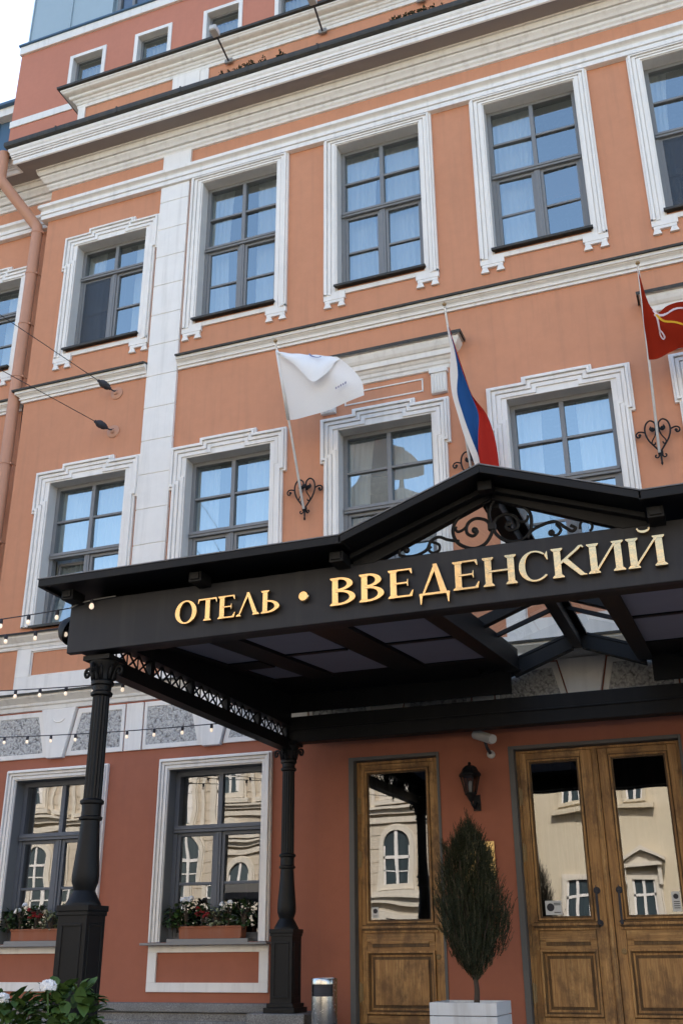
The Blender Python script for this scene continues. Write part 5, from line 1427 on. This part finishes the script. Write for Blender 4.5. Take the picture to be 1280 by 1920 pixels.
for (x0, x1, z0, z1) in wh:
    b = MB(); d = .03
    b.box(x0 - .09, x0, TY - d, TY, z0, z1 + .09); b.box(x1, x1 + .09, TY - d, TY, z0, z1 + .09); b.box(x0, x1, TY - d, TY, z1, z1 + .09)
    f = MB(); yf = TY + .13
    f.box(x0, x0 + .05, yf, yf + .08, z0, z1); f.box(x1 - .05, x1, yf, yf + .08, z0, z1); f.box(x0 + .05, x1 - .05, yf, yf + .08, z1 - .05, z1)
    win = f.build('window', M['greyframe'], rear)
    b.build('frame', M['white'], win)
    MB().quad((x0 + .05, yf + .03, z0), (x1 - .05, yf + .03, z0), (x1 - .05, yf + .03, z1 - .05), (x0 + .05, yf + .03, z1 - .05)).build('pane', M['glass'], win, fix=False)
    rv = MB(); rv.quad((x0, TY, z0), (x0, TY, z1), (x0, yf + .08, z1), (x0, yf + .08, z0)); rv.quad((x1, TY, z0), (x1, yf + .08, z0), (x1, yf + .08, z1), (x1, TY, z1)); rv.quad((x0, TY, z1), (x1, TY, z1), (x1, yf + .08, z1), (x0, yf + .08, z1)); rv.build('reveal', M['reveal'], win, fix=False)
    cu = MB(); cu.sheet([[(x0 + (x1 - x0) * j / 40, yf + .25 + .02 * math.sin(j * 1.3), z) for j in range(41)] for z in (z1, z0)]); cu.build('curtain', M['curtain'], win, smooth=True)
b = MB(); b.box(TX0 + .1, 5.9, TY + 1.4, TY + 1.5, 12.2, 20); b.box(TX0 + .1, 5.9, TY + .1, TY + 7.9, 19.9, 20.0); b.build('interior', M['dark'], rear)
# attic storey clad in pale blue sheet with standing seams and a window band
am = MB(); AX0, AX1 = -9.13, 6
am.box(AX0, -6.78, TY - .0, TY + 8, 20.31, 23.4); am.box(-6.78, AX1, TY + .12, TY + 8, 20.31, 23.4)
for x in (-9.10, -7.95): am.box(x, x + .03, TY - .035, TY, 20.31, 23.4)
am.build('attic_storey', M['bluemetal'], rear)
b = MB()
b.box(AX0 - .25, AX1, TY - .4, TY + 8.3, 23.4, 23.7); b.build('roof', M['darkblue'], rear)
for x in (-6.66, -5.55, -4.44, -3.33):
    f = MB(); y = TY + .02
    f.box(x, x + .09, y, y + .1, 20.32, 23.3); f.box(x + .96, x + 1.05, y, y + .1, 20.32, 23.3); f.box(x + .40, x + .47, y + .01, y + .1, 20.32, 23.3); f.box(x + .09, x + .96, y + .012, y + .1, 20.32, 20.38); f.box(x + .47, x + .96, y + .014, y + .1, 21.0, 21.06)
    wn = f.build('attic_window', M['greyframe'], rear)
    MB().quad((x + .09, y + .06, 20.36), (x + .96, y + .06, 20.36), (x + .96, y + .06, 23.3), (x + .09, y + .06, 23.3)).build('pane', M['glass_low'], wn, fix=False)
    b2 = MB(); b2.box(x + .05, x + 1.0, y + .09, y + .098, 20.33, 23.3); b2.build('blind', M['darkblue'], wn)
# blue mansard farther left
lm = thing('left_rear_roof', 'dark blue ribbed metal roof storey with white cornice at the far left edge', 'building', (-13, 4.2, -1.5))
b = MB(); b.box(-24, TX0 + .0, TY + .45, TY + 8, 12.5, 18.55)
for i in range(28):
    x = -22 + i * .46; b.box(x, x + .05, TY + .42, TY + .45, 12.5, 18.55)
b.build('cladding', M['darkblue'], lm)
b = MB(); b.box(-24, TX0, TY + .25, TY + 8, 18.55, 18.80); b.build('cornice', M['white'], lm); b = MB(); b.box(-24, TX0, TY + .15, TY + 8, 18.80, 18.88); b.build('roof', M['darkblue'], lm)

# ================================================================== ACROSS THE STREET (seen in the glass)
OY = -26.0
def opp_window(root, cx, z0, w, h, arch, trim, pediment=False, y=OY, drapes=False):
    n = 12; W = w / 2
    k0 = min(1, w / 1.15)
    def outline(k):
        k = k * k0
        pts = [(cx - W - k, z0 - k), (cx + W + k, z0 - k), (cx + W + k, z0 + h + (0 if arch else k))]
        if arch: pts += [(cx + (W + k) * math.cos(math.pi * i / n), z0 + h + (W + k) * math.sin(math.pi * i / n)) for i in range(1, n)]
        pts += [(cx - W - k, z0 + h + (0 if arch else k))]
        return pts
    g = MB(); pts = outline(0); g.prism(pts[::-1], y + .02, y + .05)
    win = g.build('window', M['opglass'], root)
    t = MB(); A, B = outline(.22), outline(.0); t.strip(A[::-1], B[::-1], y + .02, y + .16, closed=True); A, B = outline(.30), outline(.23); t.strip(A[::-1], B[::-1], y + .02, y + .10, closed=True)
    t.build('surround', trim, win)
    b = MB(); b.box(cx - .05, cx + .05, y + .05, y + .10, z0, z0 + h + (W if arch else 0)); b.box(cx - W, cx + W, y + .05, y + .09, z0 + h * .72, z0 + h * .72 + .09); b.box(cx - W, cx - W + .07, y + .05, y + .09, z0, z0 + h); b.box(cx + W - .07, cx + W, y + .05, y + .09, z0, z0 + h); b.box(cx - W, cx + W, y + .05, y + .09, z0 + h * .36, z0 + h * .36 + .05)
    b.build('frame', M['white'], win)
    if drapes:
        c_ = MB()
        for sx in (-1, 1): c_.prism([(cx + sx * W, z0 + .05), (cx + sx * W * .62, z0 + .05), (cx + sx * W * .30, z0 + h * .6), (cx + sx * W * .05, z0 + h), (cx + sx * W, z0 + h)][::sx], y + .045, y + .055)
        c_.build('curtain', M['white'], win)
    s = MB(); s.box(cx - W - .4, cx + W + .4, y + .02, y + .32, z0 - .4, z0 - .22)
    if pediment:
        zt = z0 + h + .15
        s.box(cx - W - .30, cx + W + .30, y + .02, y + .40, zt + .17, zt + .29)
        s.prism([(cx - W - .3, zt + .30), (cx + W + .3, zt + .30), (cx, zt + .78)][::-1], y + .02, y + .25)
        for sx in (-1, 1):
            s.prism([(cx + sx * (W + .42), zt + .30), (cx + sx * (W + .42), zt + .42), (cx, zt + .98), (cx, zt + .80)][::-sx], y + .02, y + .55)
            s.box(cx + sx * (W + .20) - .06, cx + sx * (W + .20) + .06, y + .02, y + .30, zt - .32, zt + .17)
    s.build('sill', trim, win)
oc = thing('opposite_stone_house', 'cream stone house with arched windows across the street, mirrored in the ground floor glass', 'building', (-14, OY, -1.5))
b = MB(); b.box(-40, -3.2, OY - 10, OY, -1.6, 13.2)
for z in [-.9 + .42 * i for i in range(5)]: b.box(-40, -3.2, OY, OY + .03, z, z + .38)
for z in [2.06 + .41 * i for i in range(6)] + [5.12 + .44 * i for i in range(7)]: b.box(-40, -3.2, OY + .001, OY + .025, z, z + .375)
b.build('wall', M['opcream'], oc)
b = MB()
for z0, z1, d in ((1.75, 1.95, .22), (1.95, 2.03, .34), (4.55, 4.75, .14), (4.85, 5.0, .22), (5.0, 5.08, .36), (8.2, 8.4, .2), (8.4, 8.48, .34), (12.6, 12.9, .35), (12.9, 13.2, .7), (13.2, 13.32, .9)): b.box(-40, -3.2 + d * .5, OY, OY + d, z0, z1)
b.build('cornice', M['optrim'], oc)
b = MB(); b.box(-40, -3.3, OY - 9.8, OY - .5, 13.3, 14.6); b.build('roof', M['oproof'], oc)
for i in range(17):
    x = -3.6 - .0 - i * 2.05
    opp_window(oc, x, 2.40, .98, 1.35, True, M['optrim']); opp_window(oc, x, 5.55, .95, 1.75, False, M['optrim'], drapes=True); opp_window(oc, x, 9.0, .95, 1.9, False, M['optrim']); opp_window(oc, x, -.75, 1.0, 2.0, False, M['optrim'])
    p_ = MB(); p_.box(x - 1.10, x - .95, OY, OY + .14, 5.0, 8.2); p_.build('pilaster', M['optrim'], oc)
# rounded corner roof that shows in one upper window
dm = MB(); dm.lathe([(2.5, 13.2), (2.5, 15.2), (2.75, 15.25), (2.75, 15.5), (2.4, 15.6), (2.3, 17.2), (1.9, 18.6), (1.2, 19.6), (.5, 20.1), (.15, 20.3), (.1, 21.2)], -9.3, OY - 2.6, 28); dm.build('corner_dome', M['oproof'], oc, smooth='auto')
oy_ = thing('opposite_yellow_house', 'plain yellow rendered house with pedimented windows across the street, mirrored in the double door', 'building', (5, OY, -1.5))
b = MB(); b.box(-3.19, 26, OY - 10, OY, -1.6, 9.3); b.box(-3.19, 26, OY, OY + .07, -1.6, -.4); b.build('wall', M['opyellow'], oy_)
b = MB(); b.box(-3.1, 26, OY + .001, OY + .3, 8.8, 9.1); b.box(-3.1, 26, OY + .002, OY + .5, 9.1, 9.3); b.build('cornice', M['optrim'], oy_)
b = MB(); b.box(-3.1, 26, OY - 9.9, OY + .1, 9.3, 9.5); b.build('roof', M['oproof'], oy_)
for i in range(12):
    x = -1.25 + i * 2.15
    opp_window(oy_, x, .35, .80, 2.0, False, M['optrim'], i % 2 == 1); opp_window(oy_, x, 5.0, .62, 1.15, False, M['opyellow'])
b = MB(); b.tube([(-2.75, OY + .15, -1.5), (-2.75, OY + .15, 9.0)], .09, 12); b.build('drain_pipe', M['conduit'], oy_, smooth='auto')
# cafe parasols on the far pavement
for k, (x, y, lab) in enumerate(((-10.7, -20.0, 'beige cafe parasol across the street, nearest the hotel door'), (-13.7, -20.3, 'beige cafe parasol across the street, second from the hotel door'), (-17.6, -20.0, 'beige cafe parasol across the street, third from the hotel door'), (-20.6, -20.4, 'beige cafe parasol across the street, farthest from the hotel door'))):
    t = thing('cafe_parasol', lab, 'parasol', (x, y, -1.6), group='parasols of the cafe across the street')
    b = MB(); b.tube([(x, y, -1.6), (x, y, 2.15)], .03, 10); b.lathe([(.35, 0), (.35, .06), (.05, .08)], x, y, 20, z0=-1.6)
    for j in range(8):
        an = math.pi / 4 * j; b.tube([(x, y, 1.75), (x + 1.38 * math.cos(an), y + 1.38 * math.sin(an), 1.42)], .018, 6)
    b.build('pole', M['ink'], t)
    rows = [[(x + r * (1 - (.05 if j % 3 else 0)) * math.cos(math.pi * 2 * j / 24), y + r * (1 - (.05 if j % 3 else 0)) * math.sin(math.pi * 2 * j / 24), z) for j in range(25)] for r, z in ((.03, 2.2), (.6, 1.92), (1.45, 1.45))]
    b = MB(); b.sheet(rows); b.build('canopy', M['parasol'], t, smooth='auto', fix=False)
    rows = [[(x + 1.46 * math.cos(math.pi * 2 * j / 24), y + 1.46 * math.sin(math.pi * 2 * j / 24), z) for j in range(25)] for z in (1.45, 1.27)]
    b = MB(); b.sheet(rows); b.build('valance', M['oproof'], t, smooth='auto', fix=False)
